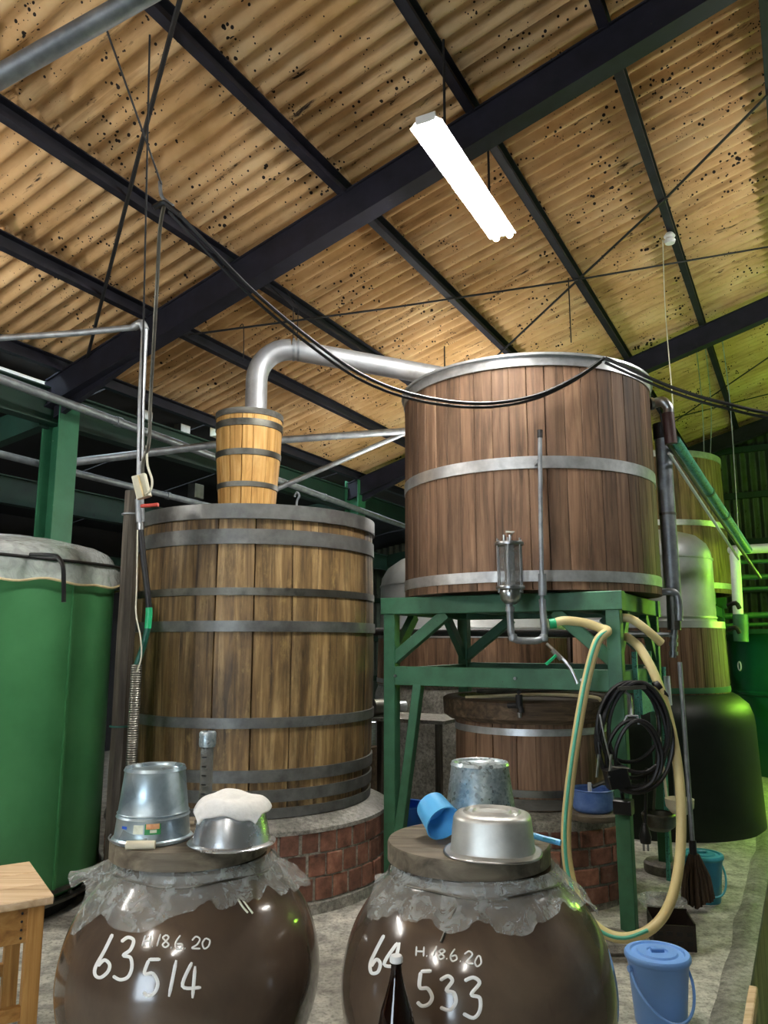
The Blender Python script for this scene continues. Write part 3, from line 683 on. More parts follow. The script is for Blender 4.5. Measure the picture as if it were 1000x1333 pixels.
MB().lathe([(.53, 1.10), (.56, 1.09), (.60, 1.12), (.605, 1.225), (.58, 1.24), (.5, 1.24), (.49, 1.1)], LC, 40, loop=True, wob=.02).build('rim_board', M['darkplank'], LT)
MB().lathe([(0, 1.2), (.5, 1.2)], LC, 32).build('lid', M['darkplank'], LT)
tp_ = at(676, 915, 4.98); TPV = MB()
tap = thing('tap', 'dark brass tap on the rim of the small wooden tub', 'tap', tp_)
MB().tube([tp_ + Vector((-.06, .05, -.02)), tp_ + Vector((0, 0, -.02)), tp_ + Vector((.01, -.01, -.06))], .018, 10, 4).build('spout', M['rod'], tap)
MB().tube([tp_ + Z * -.03, tp_ + Z * .05], .022, 10).build('body', M['rod'], tap)
MB().bar(tp_ + Vector((-.01, 0, .06)), tp_ + Vector((.01, 0, .075)), .05, .02).build('handle', M['rod'], tap)
MB().lathe([(0, -.09), (.012, -.09), (.016, -.06)], tp_, 10).build('nozzle', M['steel'], tap)
rr = thing('copper_rail', 'thin pale pipe rail lying across the top of the small wooden tub', 'pipe', Vector((1.0, 5.3, 1.24)))
MB().tube([at(606, 908, 5.3), at(700, 904, 5.2), at(770, 907, 5.1), at(782, 912, 5.1)], .011, 8, 4).build('rail', M['tape'], rr)
MB().tube([at(620, 900, 5.5), at(790, 896, 5.5)], .014, 8).build('rail', M['dullband'], rr)

# ================================================================== BACKGROUND STILLS
def still(c, Rb, Rw, Rd, zk, zw, zd, zt, base, label, n=40):
    root = thing('dome_still', label, 'still', (c.x, c.y, 0)); b = Vector((c.x, c.y, 0))
    if base == 'kettle':
        MB().lathe([(0, 0), (Rb * 1.03, 0), (Rb * 1.01, .5), (Rb, zk - .3), (Rb * .99, zk - .2), (Rb * .95, zk - .1), (Rb * .86, zk - .03), (Rw + .01, zk), (0, zk)], b, 64).build('kettle', M['kettle'], root)
    else:
        MB().lathe([(0, 0), (Rb, 0), (Rb, zk - .12), (Rb * .97, zk - .02), (Rw, zk), (0, zk)], b, 64).build('plaster_base', M['cement'], root)
    wp = [(Rw, zk), (Rw * .985, zw)]
    staves(root, [(r, z) for r, z in wp], n, .04, M['tub'])
    hoop(root, wp, zk + .01, zk + .06, M['steelband' if base != 'kettle' else 'frame']); hoop(root, wp, zw - .06, zw, M['steelband' if base != 'kettle' else 'dome'])
    MB().lathe([(Rd * 1.02, zw - .01), (Rd, zw + .02), (Rd, zd), (Rd * .985, zd + (zt - zd) * .25), (Rd * .93, zd + (zt - zd) * .5), (Rd * .8, zd + (zt - zd) * .74), (Rd * .55, zd + (zt - zd) * .9), (Rd * .25, zt - .01), (0, zt)], b, 64).build('dome', M['dome'], root)
    for z in (zw + .03, zd): MB().ring(Rd, z, z + .02, .008, b, 64).build('seam', M['dome'], root)
    return root
still(Vector((2.55, 7.55, 0)), .90, .71, .635, 1.16, 1.80, 2.38, 2.70, 'kettle', 'grey domed still with wooden middle on a black kettle base beside the bright green floor')
cs = still(Vector((1.09, 9.1, 0)), 1.19, 1.17, 1.13, 1.16, 1.72, 2.25, 2.68, 'plaster', 'wide grey domed still with wooden middle standing behind the green stand', 60)
# bolted sight window in the middle still
wf = at(751, 843, 8.35); sw = MB()
for a, b in (((-.09, -.17), (.09, -.17)), ((.09, -.17), (.09, .17)), ((.09, .17), (-.09, .17)), ((-.09, .17), (-.09, -.17))):
    sw.bar(wf + Vector((a[0], 0, a[1])), wf + Vector((b[0], 0, b[1])), .03, .05, Vector((0, 1, 0)))
sw.build('window_frame', M['steel'], cs, smooth=False)
MB().box(wf + Vector((0, .03, 0)), (.16, .02, .32)).build('window_pane', M['blackp'], cs, smooth=False)
# far tub, its stand
FT = Vector((3.5, 10.0, 0)); fpz = [(.95, 2.2), (.92, 3.05), (.90, 3.92)]
ft = thing('far_tub', 'far brown wooden tub lit green on one side behind the domed still', 'tub', FT)
staves(ft, fpz, 44, .04, M['tub'])
hoop(ft, fpz, 3.85, 3.93, M['steelband'], .012); hoop(ft, fpz, 3.0, 3.07, M['steelband'], .01); hoop(ft, fpz, 2.25, 2.32, M['steelband'], .01)
MB().lathe([(0, 3.86), (.88, 3.86)], FT, 48).build('lid', M['darkplank'], ft)
fs_ = thing('far_tub_stand', 'green stand with posts under the far wooden tub', 'stand', FT)
for a in (-.7, .7):
    for b in (-.7, .7): MB().bar(FT + U * a + V * b, FT + U * a + V * b + Z * 2.1, .12, .12, U).build('post', M['frame'], fs_, smooth=False)
    MB().bar(FT + U * a - V * .8 + Z * 2.13, FT + U * a + V * .8 + Z * 2.13, .12, .14).build('beam', M['frame'], fs_, smooth=False)
    MB().bar(FT + V * a - U * .8 + Z * 2.0, FT + V * a + U * .8 + Z * 2.0, .1, .12).build('beam', M['frame'], fs_, smooth=False)
    MB().bar(FT + V * a - U * .8 + Z * 1.2, FT + V * a + U * .8 + Z * 1.2, .08, .1).build('rail', M['frame'], fs_, smooth=False)
# dark green numbered tank and pipework at the right
NTc = Vector((5.5, 10.1, 0))
nt = thing('numbered_tank', 'dark green round tank numbered 0 beyond the domed still', 'tank', NTc)
MB().lathe([(0, 0), (.93, 0), (.95, .06), (.95, .95), (.97, .97), (.97, 1.0), (.95, 1.02), (.95, 1.74), (0, 1.74)], NTc, 64).build('body', M['fargreen'], nt)
MB().ring(.95, 1.72, 1.78, .03, NTc, 64).build('rim', M['frame'], nt)
d0 = (Vector((0, 0, 0)) - NTc); d0.z = 0
rn = ray(963, 867); t_ = 0
k = 6.0
while k < 14:
    q = CAM + rn * k
    if math.hypot(q.x - NTc.x, q.y - NTc.y) < .957: break
    k += .004
sd = Vector((NTc.y - q.y, -(NTc.x - q.x), 0)).normalized() * -1
MB().tube([q + sd * .035 * math.cos(a) + Z * .055 * math.sin(a) for a in [i * math.pi / 8 for i in range(16)]], .009, 6, 0, True).build('painted_number', M['white_paint'], nt)
wp_ = thing('white_pipe_rack', 'white elbowed pipe with green rails over the numbered tank', 'pipe', at(962, 830, 8.6))
MB().tube([at(1010, 713, 8.9) + V * 4.6, at(1010, 713, 8.9), at(966, 716, 8.7), at(957, 722, 8.6), at(958, 740, 8.6), at(963, 832, 8.6)], .055, 14, 4).build('pipe', M['whitepipe'], wp_)
MB().tube([at(964, 800, 8.6), at(965, 835, 8.6)], .08, 14).build('valve_body', M['frame'], wp_)
for y in (788, 820): MB().tube([at(948, y, 8.5), at(958, y - 3, 8.4), at(963, y + 4, 8.4)], .025, 8, 3).build('valve_handle', M['rod'], wp_)
gr = thing('green_rail_rack', 'pale green pipe rails running behind the white elbowed pipe', 'rack', uv(11.9, .1, 0))
for y, r in ((730, .03), (750, .04), (765, .025), (800, .045), (812, .03)):
    MB().tube([at(927, y + 3, 10.85), at(1130, y - 4, 10.85)], r, 10).build('rail', M['frame'], gr)
for x in (932, 1125): MB().tube([at(x, 690, 10.85), Vector((at(x, 690, 10.85).x, 10.85, 0))], .04, 8).build('post', M['frame'], gr)

# clutter behind the stand, between the barrel still and the mash tub
cz = thing('work_table', 'low table with pale top in the dark behind the stand', 'table', Vector((.2, 7.3, 0)))
MB().box((.22, 7.3, .93), (1.0, .6, .03), V).build('top', M['cement'], cz, smooth=False)
for a in (-.42, .42):
    for b in (-.24, .24): MB().bar(Vector((.22, 7.3, 0)) + V * a + U * b, Vector((.22, 7.3, .92)) + V * a + U * b, .05, .05).build('leg', M['darkwood'], cz, smooth=False)
pm = thing('pump_motor', 'small dark pump motor on the low pale topped table', 'motor', Vector((.02, 7.25, .945)))
MB().tube([Vector((-.1, 7.2, 1.03)), Vector((.12, 7.3, 1.03))], .075, 16).build('motor', M['dullband'], pm)
MB().tube([Vector((.12, 7.3, 1.03)), Vector((.2, 7.33, 1.03))], .05, 14).build('pump_head', M['pipe'], pm)
MB().box((.0, 7.25, .955), (.25, .12, .02)).build('foot', M['dullband'], pm, smooth=False)
dp = tag(MB().tube([at(468, 822, 6.78), at(860, 826, 6.78)], .033, 12).build('dark_pipe', M['rod'], org=at(700, 826, 6.78)), 'dark horizontal pipe running behind the raised tub stand', 'pipe')
def box_(name, c, size, ax, mat, label, cat): return tag(MB().box(c, size, ax, .006).build(name, mat, org=(c[0], c[1], c[2] - size[2] / 2), smooth=False), label, cat)
box_('dark_crate', (-.4, 7.85, .3), (.6, .5, .6), V, M['darkplank'], 'dark wooden crate in the shade behind the barrel still', 'crate')

# ================================================================== LEFT: GREEN TANK, POST, PIPES
GC = Vector((-2.737, 5.153, 0)); GR = .88; gz = 2.06
GT = thing('green_tank', 'tall round bright green tank with a plastic cover tied on top', 'tank', GC)
MB().lathe([(.86, .13), (.88, .16), (.88, gz), (.90, gz + .005), (.90, gz + .03), (.86, gz + .03), (.86, gz - .1)], GC, 80).build('body', M['tankgreen'], GT)
MB().lathe([(0, .2), (.86, .2)], GC, 48).build('bottom', M['tankgreen'], GT)
MB().ring(.88, .16, .185, .02, GC, 80).build('base_ring', M['dullband'], GT); MB().ring(.88, .10, .12, .02, GC, 80).build('base_ring', M['dullband'], GT)
MB().lathe([(0, 0), (.78, 0), (.78, .13), (.88, .13), (.88, .11)], GC, 64).build('plinth', M['kettle'], GT)  # dark drum standing in for the shadow gap under the raised tank
for k in range(26):
    a = D2(200 + k * 9); p = GC + Vector((.885 * math.cos(a), .885 * math.sin(a), .14)); MB().tube([p, p + Vector((math.cos(a), math.sin(a), 0)) * .02], .012, 6).build('rivet', M['dullband'], GT)
sa = D2(-24); ps = GC + Vector((.885 * math.cos(sa), .885 * math.sin(sa), 0)); MB().bar(ps + Z * .18, ps + Z * (gz - .02), .016, .012, Vector((math.cos(sa), math.sin(sa), 0))).build('seam', M['tankgreen'], GT)
# plastic cover
cv = thing('plastic_cover', 'wrinkled white plastic sheet with cream taped hem over the green tank', 'cover', GC + Z * gz)
NA = 150; rows = [(.0, .25), (.3, .24), (.6, .20), (.85, .15), (.95, .11), (1.0, .05), (1.01, .0), (1.015, -.05), (1.02, -.09)]
vs = []; fs = []; hem = []
for i in range(NA):
    a = 2 * math.pi * i / NA; ca, sa_ = math.cos(a), math.sin(a)
    for j, (r, dz) in enumerate(rows):
        n_ = noise.noise(Vector((ca * 3.2, sa_ * 3.2, j * .7))); n2 = noise.noise(Vector((ca * 11, sa_ * 11, j * .5)))
        k = j / (len(rows) - 1); rr = r * .90 + (.012 * n2 * k if j > 4 else 0) + (.01 if j > 4 else 0)
        z = gz + dz + (.03 * n_ * (.4 + k)) + (.02 * math.sin(a * 5 + 1) * (k if j > 5 else 0))
        if j <= 4: z += .03 * max(0, math.cos(a * 3.0)) * (1 - k)
        vs.append(GC + Vector((rr * ca, rr * sa_, z)))
    hem.append(vs[-1].copy())
m_ = len(rows)
for i in range(NA):
    j = (i + 1) % NA
    for k in range(m_ - 1): fs.append((i * m_ + k, j * m_ + k, j * m_ + k + 1, i * m_ + k + 1))
MB().add(vs, fs).build('sheet', M['cover'], cv)
MB().tube(hem, .008, 6, 0, True).build('hem', M['tape'], cv)
cvr = [GC + Vector((.918 * math.cos(a), .918 * math.sin(a), gz + .052 + .012 * math.sin(3 * a))) for a in [2 * math.pi * i / 60 for i in range(60)]]
MB().tube(cvr, .011, 6, 0, True).build('tie_cord', M['blackp'], cv)
hkp = [at(40, 722, 4.5), at(68, 723, 4.4), at(76, 726, 4.32), at(82, 738, 4.28), at(83, 760, 4.28), at(83, 784, 4.28)]
hkp = [Vector((p.x, p.y, p.z)) for p in hkp]
tag(MB().tube(hkp, .013, 8, 4).build('hook_rod', M['blackp'], org=hkp[3]), 'black hooked rod hanging over the rim of the green tank', 'hook')

PO = at(168, 800, 4.75)
po = thing('wooden_post', 'dark weathered wooden post between the green tank and barrel still', 'post', Vector((PO.x - .01, 4.75, 0)))
m = MB(); pts = []
for k in range(13):
    z = k / 12 * at(168, 640, 4.75).z; pts.append(Vector((PO.x - .015 + .008 * noise.noise(Vector((z * 2, 0, 0))), 4.75 + .008 * noise.noise(Vector((0, z * 2, 3))), z)))
m.tube(pts, lambda t: .054 + .008 * noise.noise(Vector((0, 0, t * 7))), 8).build('post', M['darkwood'], po)
for y in (670, 945): 
    q = at(170, y, 4.75); MB().ring(.058, q.z - .006, q.z + .006, .006, (PO.x - .015, 4.75, 0), 14).build('wire_tie', M['ghose'] if y > 800 else M['pipe'], po)
# water pipe drop with red valve, hose, slotted conduit
WY = 4.68
wpz = thing('water_pipe', 'galvanised water pipe dropping to a red lever valve beside the post', 'pipe', at(182, 700, WY))
MB().tube([at(-30, 442, 4.92), at(100, 433.5, 4.78), at(176, 426, 4.70)], .021, 12).build('run', M['pipe'], wpz)
MB().tube([at(174, 426, 4.70), at(184, 421, WY), at(189, 430, WY)], .027, 12, 5).build('elbow', M['pipe'], wpz)
MB().tube([at(188.5, 428, WY), at(184, 520, WY), at(182, 650, WY)], .0225, 12).build('drop', M['pipe'], wpz)
MB().tube([at(181.5, 650, WY), at(183, 680, WY)], .027, 10).build('valve', M['pipe'], wpz)
MB().tube([at(182.5, 676, WY), at(183, 690, WY)], .022, 10).build('nipple', M['steel'], wpz)
MB().bar(at(184, 659, WY - .04), at(206, 657, WY - .06), .025, .02, bev=.004).build('lever', M['red'], wpz)
hs = thing('green_hose', 'black and dark green hose hanging from the red lever valve', 'hose', at(176, 862, WY))
MB().tube([at(183, 688, WY), at(187, 730, WY), at(192, 770, WY), at(194, 792, WY)], .019, 12, 5).build('upper_hose', M['black'], hs)
MB().tube([at(194, 791, WY), at(194, 800, WY), at(192.5, 818, WY)], .021, 12, 4).build('tape', M['gtape'], hs)
MB().tube([at(192.5, 817, WY), at(187, 840, WY), at(178, 866, WY), at(176, 880, WY)], .019, 12, 5).build('lower_hose', M['ghose'], hs)
cd_ = thing('ribbed_conduit', 'grey ribbed conduit tied upright beside the wooden post', 'conduit', Vector((at(172, 1000, WY).x, WY, 0)))
ct, cbz = at(177, 865, WY), 0.0
prof = []
nn_ = 110
for i in range(nn_ * 2 + 1):
    prof.append((.034 if i % 2 else .030, ct.z * i / (nn_ * 2)))
MB().lathe(prof, Vector((at(176, 900, WY).x - .0, WY, 0)), 14).build('tube', M['dullband'], cd_)
tag(MB().tube([at(179, 690, 4.66), at(178, 760, 4.66), at(177, 798, 4.66), at(183, 830, 4.64), at(184, 855, 4.64), at(178, 875, 4.65)], .0045, 6, 5).build('hanging_string', M['cream'], org=at(178, 800, 4.66)), 'thin white cord hanging down beside the wooden post', 'cord')
jb = at(186, 633, 4.6)
sb = thing('switch_box', 'cream cable switch box hanging on the water pipe', 'switch box', at(186, 648, 4.62))
xa = Vector((.97, 0, .2)).normalized()
MB().bar(at(181, 619, 4.62), at(188, 648, 4.62), .085, .05, Vector((0, 1, 0)), .008).build('box', M['cream'], sb)
MB().bar(at(181, 620, 4.60) + Vector((.0, -.006, 0)), at(188, 647, 4.60) + Vector((.0, -.006, 0)), .004, .05, Vector((0, 1, 0))).build('seam', M['tape'], sb)
# pipes along the eave and lean-to
def upipe(x0, y0, x1, y1, v, r, label, mat='pipe', dv=0.0):
    a, b = atv(x0, y0, v), atv(x1, y1, v + dv); root = thing('eave_pipe', label, 'pipe', (a + b) / 2)
    MB().tube([a, b], r, 12).build('pipe', M[mat], root)
    for k in (.2, .42, .65): p = a.lerp(b, k); q = a.lerp(b, k + .008); MB().tube([p, q], r * 1.22, 12).build('coupling', M[mat], root)
upipe(-60, 471, 540, 690, -5.12, .036, 'thick grey pipe running along the eave in front of the green column')
upipe(-60, 576, 430, 698, -5.62, .032, 'grey pipe running along the eave behind the green column')
tag(MB().tube([at(92, 602, 6.35), at(280, 579, 7.0), at(545, 560, 7.6)], .036, 12).build('tie_pipe', M['pipe'], org=at(280, 579, 7.0)), 'grey tie pipe crossing behind the pale collar tub', 'pipe')
tag(MB().tube([at(352, 640, 7.3), at(545, 556, 7.7)], .026, 10).build('brace_pipe', M['pipe'], org=at(450, 598, 7.5)), 'thin grey brace pipe rising behind the collar tub to the tie pipe', 'pipe')
tag(MB().tube([at(-50, 128, 2.55), at(240, -36, 2.55) + V * .0], .04, 16).build('tie_pipe', M['pipe'], org=at(90, 50, 2.55)), 'thick galvanised pipe overhead close under the roof', 'pipe')
box_('white_duct', atv(20, 505, -5.9), (.5, .25, .2), U, M['lampbody'], 'white box duct fixed in the lean-to behind the eave pipe', 'duct')
box_('light_box', atv(282, 562, -5.6), (.1, .1, .12), U, M['stickw'], 'small pale green box under the eave beam', 'box')
for x, y in ((187, 545), (237, 563), (255, 640)): box_('bracket_block', atv(x, y, -5.75), (.14, .1, .16), U, M['dullband'], 'grey bracket block fixed along the lean-to eave', 'bracket')['group'] = 'bracket blocks along the eave'

# ================================================================== WIRES
def wire(name, px, r, mat, label, n=6, cat='cable', group=None):
    pts = [p if isinstance(p, Vector) else at(*p) for p in px]
    return tag(MB().tube(pts, r, 6, n).build(name, M[mat], org=pts[0]), label, cat, group)
kx = at(214, 262, 3.9)
cl_ = thing('cable_clip', 'wire shackle knot where the hanging cables meet under the roof', 'clip', kx)
MB().tube([kx + Vector((-.03, 0, .12)), kx + Vector((-.02, 0, .04)), kx + Vector((.01, 0, 0)), kx + Vector((.05, 0, -.03))], .011, 6, 4).build('shackle', M['pipe'], cl_)
MB().tube([kx + Vector((-.06, 0, -.04)), kx + Vector((0, 0, -.01)), kx + Vector((.05, 0, -.05)), kx + Vector((.09, 0, -.08))], .016, 6, 4).build('knot', M['black'], cl_)
wire('support_wire', [kx + Vector((-.02, 0, .1)), atroof(135, 28)], .006, 'rod', 'thin wire from a purlin down to the cable shackle')
wire('hanging_wire', [atroof(195, 45), at(183, 600, 4.62)], .005, 'rod', 'thin upright wire hanging beside the water pipe')
wire('power_cable', [kx + Vector((.0, 0, -.02)), at(208, 300, 4.1), at(205, 360, 4.2), at(200, 450, 4.4), at(196, 520, 4.5), at(194, 575, 4.55), at(186, 602, 4.6), at(186, 620, 4.61)], .011, 'dullband', 'grey power cable dropping from the shackle to the switch box')
MB().tube([at(188, 645, 4.6), at(196, 638, 4.58), at(198, 625, 4.58), at(192, 605, 4.58), at(191, 580, 4.57)], .007, 6, 5).build('cord', M['cream'], sb)
for k in (0, 1):
    o_ = Vector((-.018, .014, -.022)) * k
    wire('sagging_cable', [kx + Vector((.04, 0, -.03)) + o_] + [at(*q_) + o_ for q_ in ((270, 318, 4.0), (330, 379, 4.15), (400, 438, 4.3), (470, 487, 4.42), (540, 514, 4.5), (620, 525, 4.55), (690, 517, 4.6), (745, 494, 4.63), (787, 466, 4.655))],
         .011 if k == 0 else .009, 'black', ('upper', 'lower')[k] + ' strand of the black cable sagging across the raised tub front', group='twin cable across the tub')
for k in (0, 1):
    o_ = Vector((0, .012, -.026)) * k; ce = at(1030, 541, 4.5)
    wire('sagging_cable', [at(*q_) + o_ for q_ in ((788, 466, 4.655), (830, 485, 4.62), (880, 506, 4.6), (940, 524, 4.55), (1030, 541, 4.5))] + [ce.lerp(uv(3.7, 4.55, 3.3), q_) - Z * .25 * math.sin(q_ * 3.1416) + o_ for q_ in (.1, .22, .4, .6, .8, 1.0)], .011 if k == 0 else .009, 'black', ('upper', 'lower')[k] + ' strand of the black cable running on from the raised tub rim', group='twin cable over the aisle')
bl = atroof(872, 312, -.08)
ins = thing('insulator', 'small white insulator knob under a purlin', 'insulator', bl)
MB().lathe([(0, -.04), (.04, -.035), (.05, -.01), (.035, .01), (.05, .03), (.03, .06), (0, .06)], bl, 16).build('knob', M['lampbody'], ins)
MB().tube([bl + Z * .05, bl + Z * .12], .01, 6).build('pin', M['rod'], ins)
wire('insulator_wire', [bl + Vector((-.06, 0, .0)), at(866, 400, 6.2), at(875, 510, 5.6), at(880, 575, 5.35)], .004, 'cream', 'thin pale wire from the insulator down to the outlet hose')
for x0, x1, yb, Y in ((905, 924, 610, 9.6), (917, 935, 610, 9.6), (940, 962, 700, 9.0)):
    wire('drop_wire', [atroof(x0, 440, -.004), at((x0 + x1) / 2, 530, Y), {924: Vector((4.18, 9.78, 3.862)), 935: Vector((4.28, 9.85, 3.862))}.get(x1) or at(x1, yb, Y)], .006, 'pipe', {610: 'thin wire dropping from the roof onto the far tub', 700: 'thin pale wire dropping from the roof to the white elbowed pipe'}[yb], group='drop wires by the far tub')
wire('hook_wire', [atroof(312, 425, -.03), atroof(317, 425, -.05), at(317, 470, atroof(317, 425, -.05).y)], .004, 'rod', 'short hooked wire above the duct elbow')

# ================================================================== HOSE, CABLE COIL AND TOOLS AT THE STAND
HY = 4.52
hp = [(719, 812, 4.62), (735, 808, 4.60), (762, 811, 4.58), (782, 818, 4.56), (791, 822, HY), (778, 835, HY - .02), (765, 880, HY - .05), (752, 950, HY - .09), (741, 1030, HY - .14), (737, 1090, HY - .18), (742, 1140, HY - .21), (758, 1185, HY - .24), (785, 1213, HY - .25), (815, 1221, HY - .25), (845, 1211, HY - .24), (868, 1185, HY - .21), (882, 1140, HY - .17), (887, 1080, HY - .12), (884, 1010, HY - .06), (872, 940, HY + .02), (855, 885, HY + .06), (836, 848, HY + .14), (823, 834, HY + .22), (815, 829, HY + .28)]
ho = thing('cream_hose', 'thick cream hose with green stripe looped over the green stand', 'hose', at(815, 1221, HY - .25))
MB().tube([at(*p) for p in hp], .027, 14, 6).build('loop', M['hose'], ho)
sp_ = [at(x - (1.5 if i < 12 else 0), y, Y - .0225) + (Vector((0, 0, 0))) for i, (x, y, Y) in enumerate(hp[4:15])]
MB().tube(sp_, .0095, 8, 6).build('stripe', M['hosestripe'], ho)
MB().tube([at(715.5, 812, 4.62), at(724, 811, 4.615)], .031, 14).build('end_cap', M['gtape'], ho)
MB().tube([at(806, 804, 4.75), at(822, 806, 4.72), at(842, 820, 4.7), at(861, 837, 4.72)], .026, 14, 6).build('tail', M['hose'], ho)
for (x, y) in ((856, 893), (863, 903)):
    q = at(x, y, HY + .05); MB().tube([q - Vector((.012, 0, .008)), q + Vector((.012, 0, .008))], .033, 12).build('clip', M['rod'], ho)
pg = fp(.03, -.06, 1.86 - .09)
KY = 4.50
co = thing('cable_coil', 'black electric cable coiled on a hook of the green stand', 'cable', at(815, 1000, KY))
for i, (cx, cy, rx_, ry_) in enumerate(((822, 956, 46, 68), (826, 950, 42, 62), (818, 940, 40, 52), (828, 960, 48, 72), (832, 946, 40, 58), (824, 983, 34, 46), (832, 981, 30, 43))):
    pts = []
    for k in range(14):
        a = 2 * math.pi * k / 14; j = 1 + .03 * (1 + math.sin(a)) * noise.noise(Vector((i * 3.1, k * .7, 0)))
        pts.append(at(cx + rx_ * j * math.cos(a) * (1 + .12 * math.sin(a)), cy + ry_ * j * math.sin(a), KY - .012 * i + .02 * math.sin(a + i)))
    MB().tube(pts, .0115, 7, 3, True).build('loop', M['black'], co)
MB().tube([at(842, 1000, KY), at(841, 1040, KY), at(840, 1078, KY)], .009, 7, 4).build('tail', M['black'], co)
q = at(840, 1084, KY); pgm = MB().lathe([(0, -.06), (.028, -.055), (.034, -.02), (.024, .02), (.012, .05), (0, .05)], q, 14).build('plug', M['blackp'], co)
for dx in (-.012, .012): MB().bar(q + Vector((dx, 0, -.055)), q + Vector((dx, 0, -.095)), .006, .012).build('pin', M['steel'], pgm)
wh = thing('wire_hooks', 'steel wire hooks and flat bar holding the cable coil on the stand', 'hook', at(815, 900, 4.52))
MB().bar(at(803, 896, 4.485), at(838, 894, 4.485), .09, .02).build('bar', M['dullband'], wh)
MB().tube([at(811, 943, 4.44), at(816, 932, 4.44), at(830, 932, 4.44), at(832, 943, 4.44)], .007, 6).build('hook', M['pipe'], wh)
MB().tube([at(812, 897, 4.66), at(812, 898, 4.52), at(820, 906, 4.5), at(822, 922, 4.47), at(822, 932, 4.44)], .011, 6).build('peg', M['pipe'], wh)
bx = thing('control_box', 'black switch control box hanging among the coiled cables', 'box', at(800, 1030, KY))
MB().bar(at(800, 1000, 4.37), at(806, 1024, 4.37), .12, .09, Vector((0, 1, 0)), .008).build('box', M['blackp'], bx)
MB().tube([at(797, 998, 4.325), at(819, 1000, 4.325)], .004, 5).build('trim_wire', M['steel'], bx)
for x0 in (780, 796): MB().tube([at(x0, 982, 4.345), at(x0 - 3, 1012, 4.33)], .007, 6).build('toggle', M['steel'], bx)
MB().tube([at(781, 930, 4.43), at(787, 960, 4.39), at(797, 1000, 4.37)], .005, 5).build('lead', M['steel'], bx)
sk = at(812, 1050, 4.60)
so = thing('socket_block', 'black square socket block tied to the stand leg', 'socket', at(812, 1060, 4.60))
MB().box(sk, (.1, .09, .08), V, .008).build('block', M['blackp'], so)
MB().tube([sk + Z * .035, sk + Z * .08 - U * .02, at(812, 1030, 4.53)], .012, 7, 4).build('lead', M['black'], so)
# broom, mop handle, ladles
br = thing('broom', 'long handled broom with dark bristles leaning beside the teal bucket', 'broom', at(905, 1180, 5.0))
MB().tube([at(885, 862, 5.12), at(902, 1100, 5.0)], .0145, 10).build('handle', M['pipe'], br)
MB().tube([at(901.5, 1094, 5.0), at(903, 1116, 4.99)], .022, 10).build('ferrule', M['blackp'], br)
b0_, b1_ = at(903, 1112, 4.99), atz(908, 1186, .012)
bri = MB()
for i in range(60):
    t1, t2 = random.uniform(-1, 1), random.uniform(-1, 1)
    a = b0_ + Vector((.025 * t1, .015 * t2, 0)); b = Vector((b1_.x + .095 * t1 + .01, 4.98 + .03 * t2, .015 + .03 * random.random() + .05 * abs(t1)))
    bri.tube([a, a.lerp(b, .5) + Vector((.02 * t1, 0, 0)), b], .008, 4)
o = bri.build('bristles', M['bristle'], br); o['kind'] = 'stuff'
mo = thing('mop', 'grey mop handle standing behind the cream hose', 'mop', Vector((at(875, 1050, 5.42).x, 5.42, 0)))
MB().tube([at(868, 880, 5.42), at(871, 918, 5.42)], .022, 10).build('grip', M['whitepipe'], mo)
MB().tube([at(871, 916, 5.42), at(878, 1000, 5.42), at(884, 1095, 5.42)], .012, 8).build('handle', M['pipe'], mo)
MB().bar(at(884, 1092, 5.42), Vector((at(884, 1092, 5.42).x + .005, 5.42, .01)), .05, .02).build('head', M['cloth'], mo)
la = thing('bamboo_ladle', 'pale round ladle hanging behind the cream hose', 'ladle', at(885, 1045, 5.15))
q = at(885, 1046, 5.15); MB().lathe([(0, -.07), (.05, -.06), (.085, -.02), (.09, .03), (.082, .03), (.075, -.015), (.045, -.05), (0, -.058)], q, 24).build('cup', M['ivory'], la)
MB().tube([q + Vector((-.07, .03, .03)), fp(-.088, .755, 1.15), fp(-.08, .755, 1.43), fp(-.02, .755, 1.442)], .009, 6).build('handle', M['ivory'], la)
sc_ = thing('iron_scoop', 'dark iron scoop hanging on the rear leg of the stand', 'scoop', at(858, 1070, 5.3))
q = at(858, 1066, 5.3); MB().lathe([(.1, .04), (.11, .03), (.1, -.04), (.06, -.07), (0, -.075)], q, 20).build('bowl', M['dullband'], sc_)
MB().tube([q + Vector((.0, .095, .03)), fp(-.092, .83, 1.15), fp(-.085, .83, 1.43), fp(-.02, .83, 1.443)], .01, 6).build('handle', M['dullband'], sc_)
# turquoise pole
tpz = tag(MB().tube([at(864, 868, 5.62), at(866, 1010, 5.62), Vector((at(868, 1100, 5.62).x, 5.62, 0))], .016, 8).build('flaked_pole', M['turq'], org=Vector((at(868, 1100, 5.62).x, 5.62, 0))), 'thin flaked turquoise pole standing by the rear stand leg', 'pole')

# blue pot on round board
pb_ = Vector((1.285, 4.955, .56))
tag(MB().lathe([(0, -.012), (.15, -.012), (.158, .0), (.158, .022), (.15, .03), (0, .03)], pb_, 32, wob=.02).build('round_board', M['lidwood'], org=pb_), 'dark round board under the blue enamel pot on the brick hearth', 'board')
pz = thing('enamel_pot', 'worn blue enamel pot on a round board at the brick hearth', 'pot', pb_ + Z * .03)
MB().lathe([(0, .03), (.105, .03), (.118, .04), (.123, .06), (.123, .155), (.13, .16), (.126, .165), (.115, .155), (.112, .05), (0, .045)], pb_, 40).build('body', M['enamel'], pz)
MB().tube([pb_ + Vector((-.02, -.02, .05)), pb_ + Vector((-.025, -.03, .2))], .012, 8).build('stirrer', M['lampbody'], pz)
MB().tube([pb_ + Vector((.0, .0, .17)), pb_ + Vector((.09, .02, .2))], .012, 6).build('ladle_handle', M['dullband'], pz)

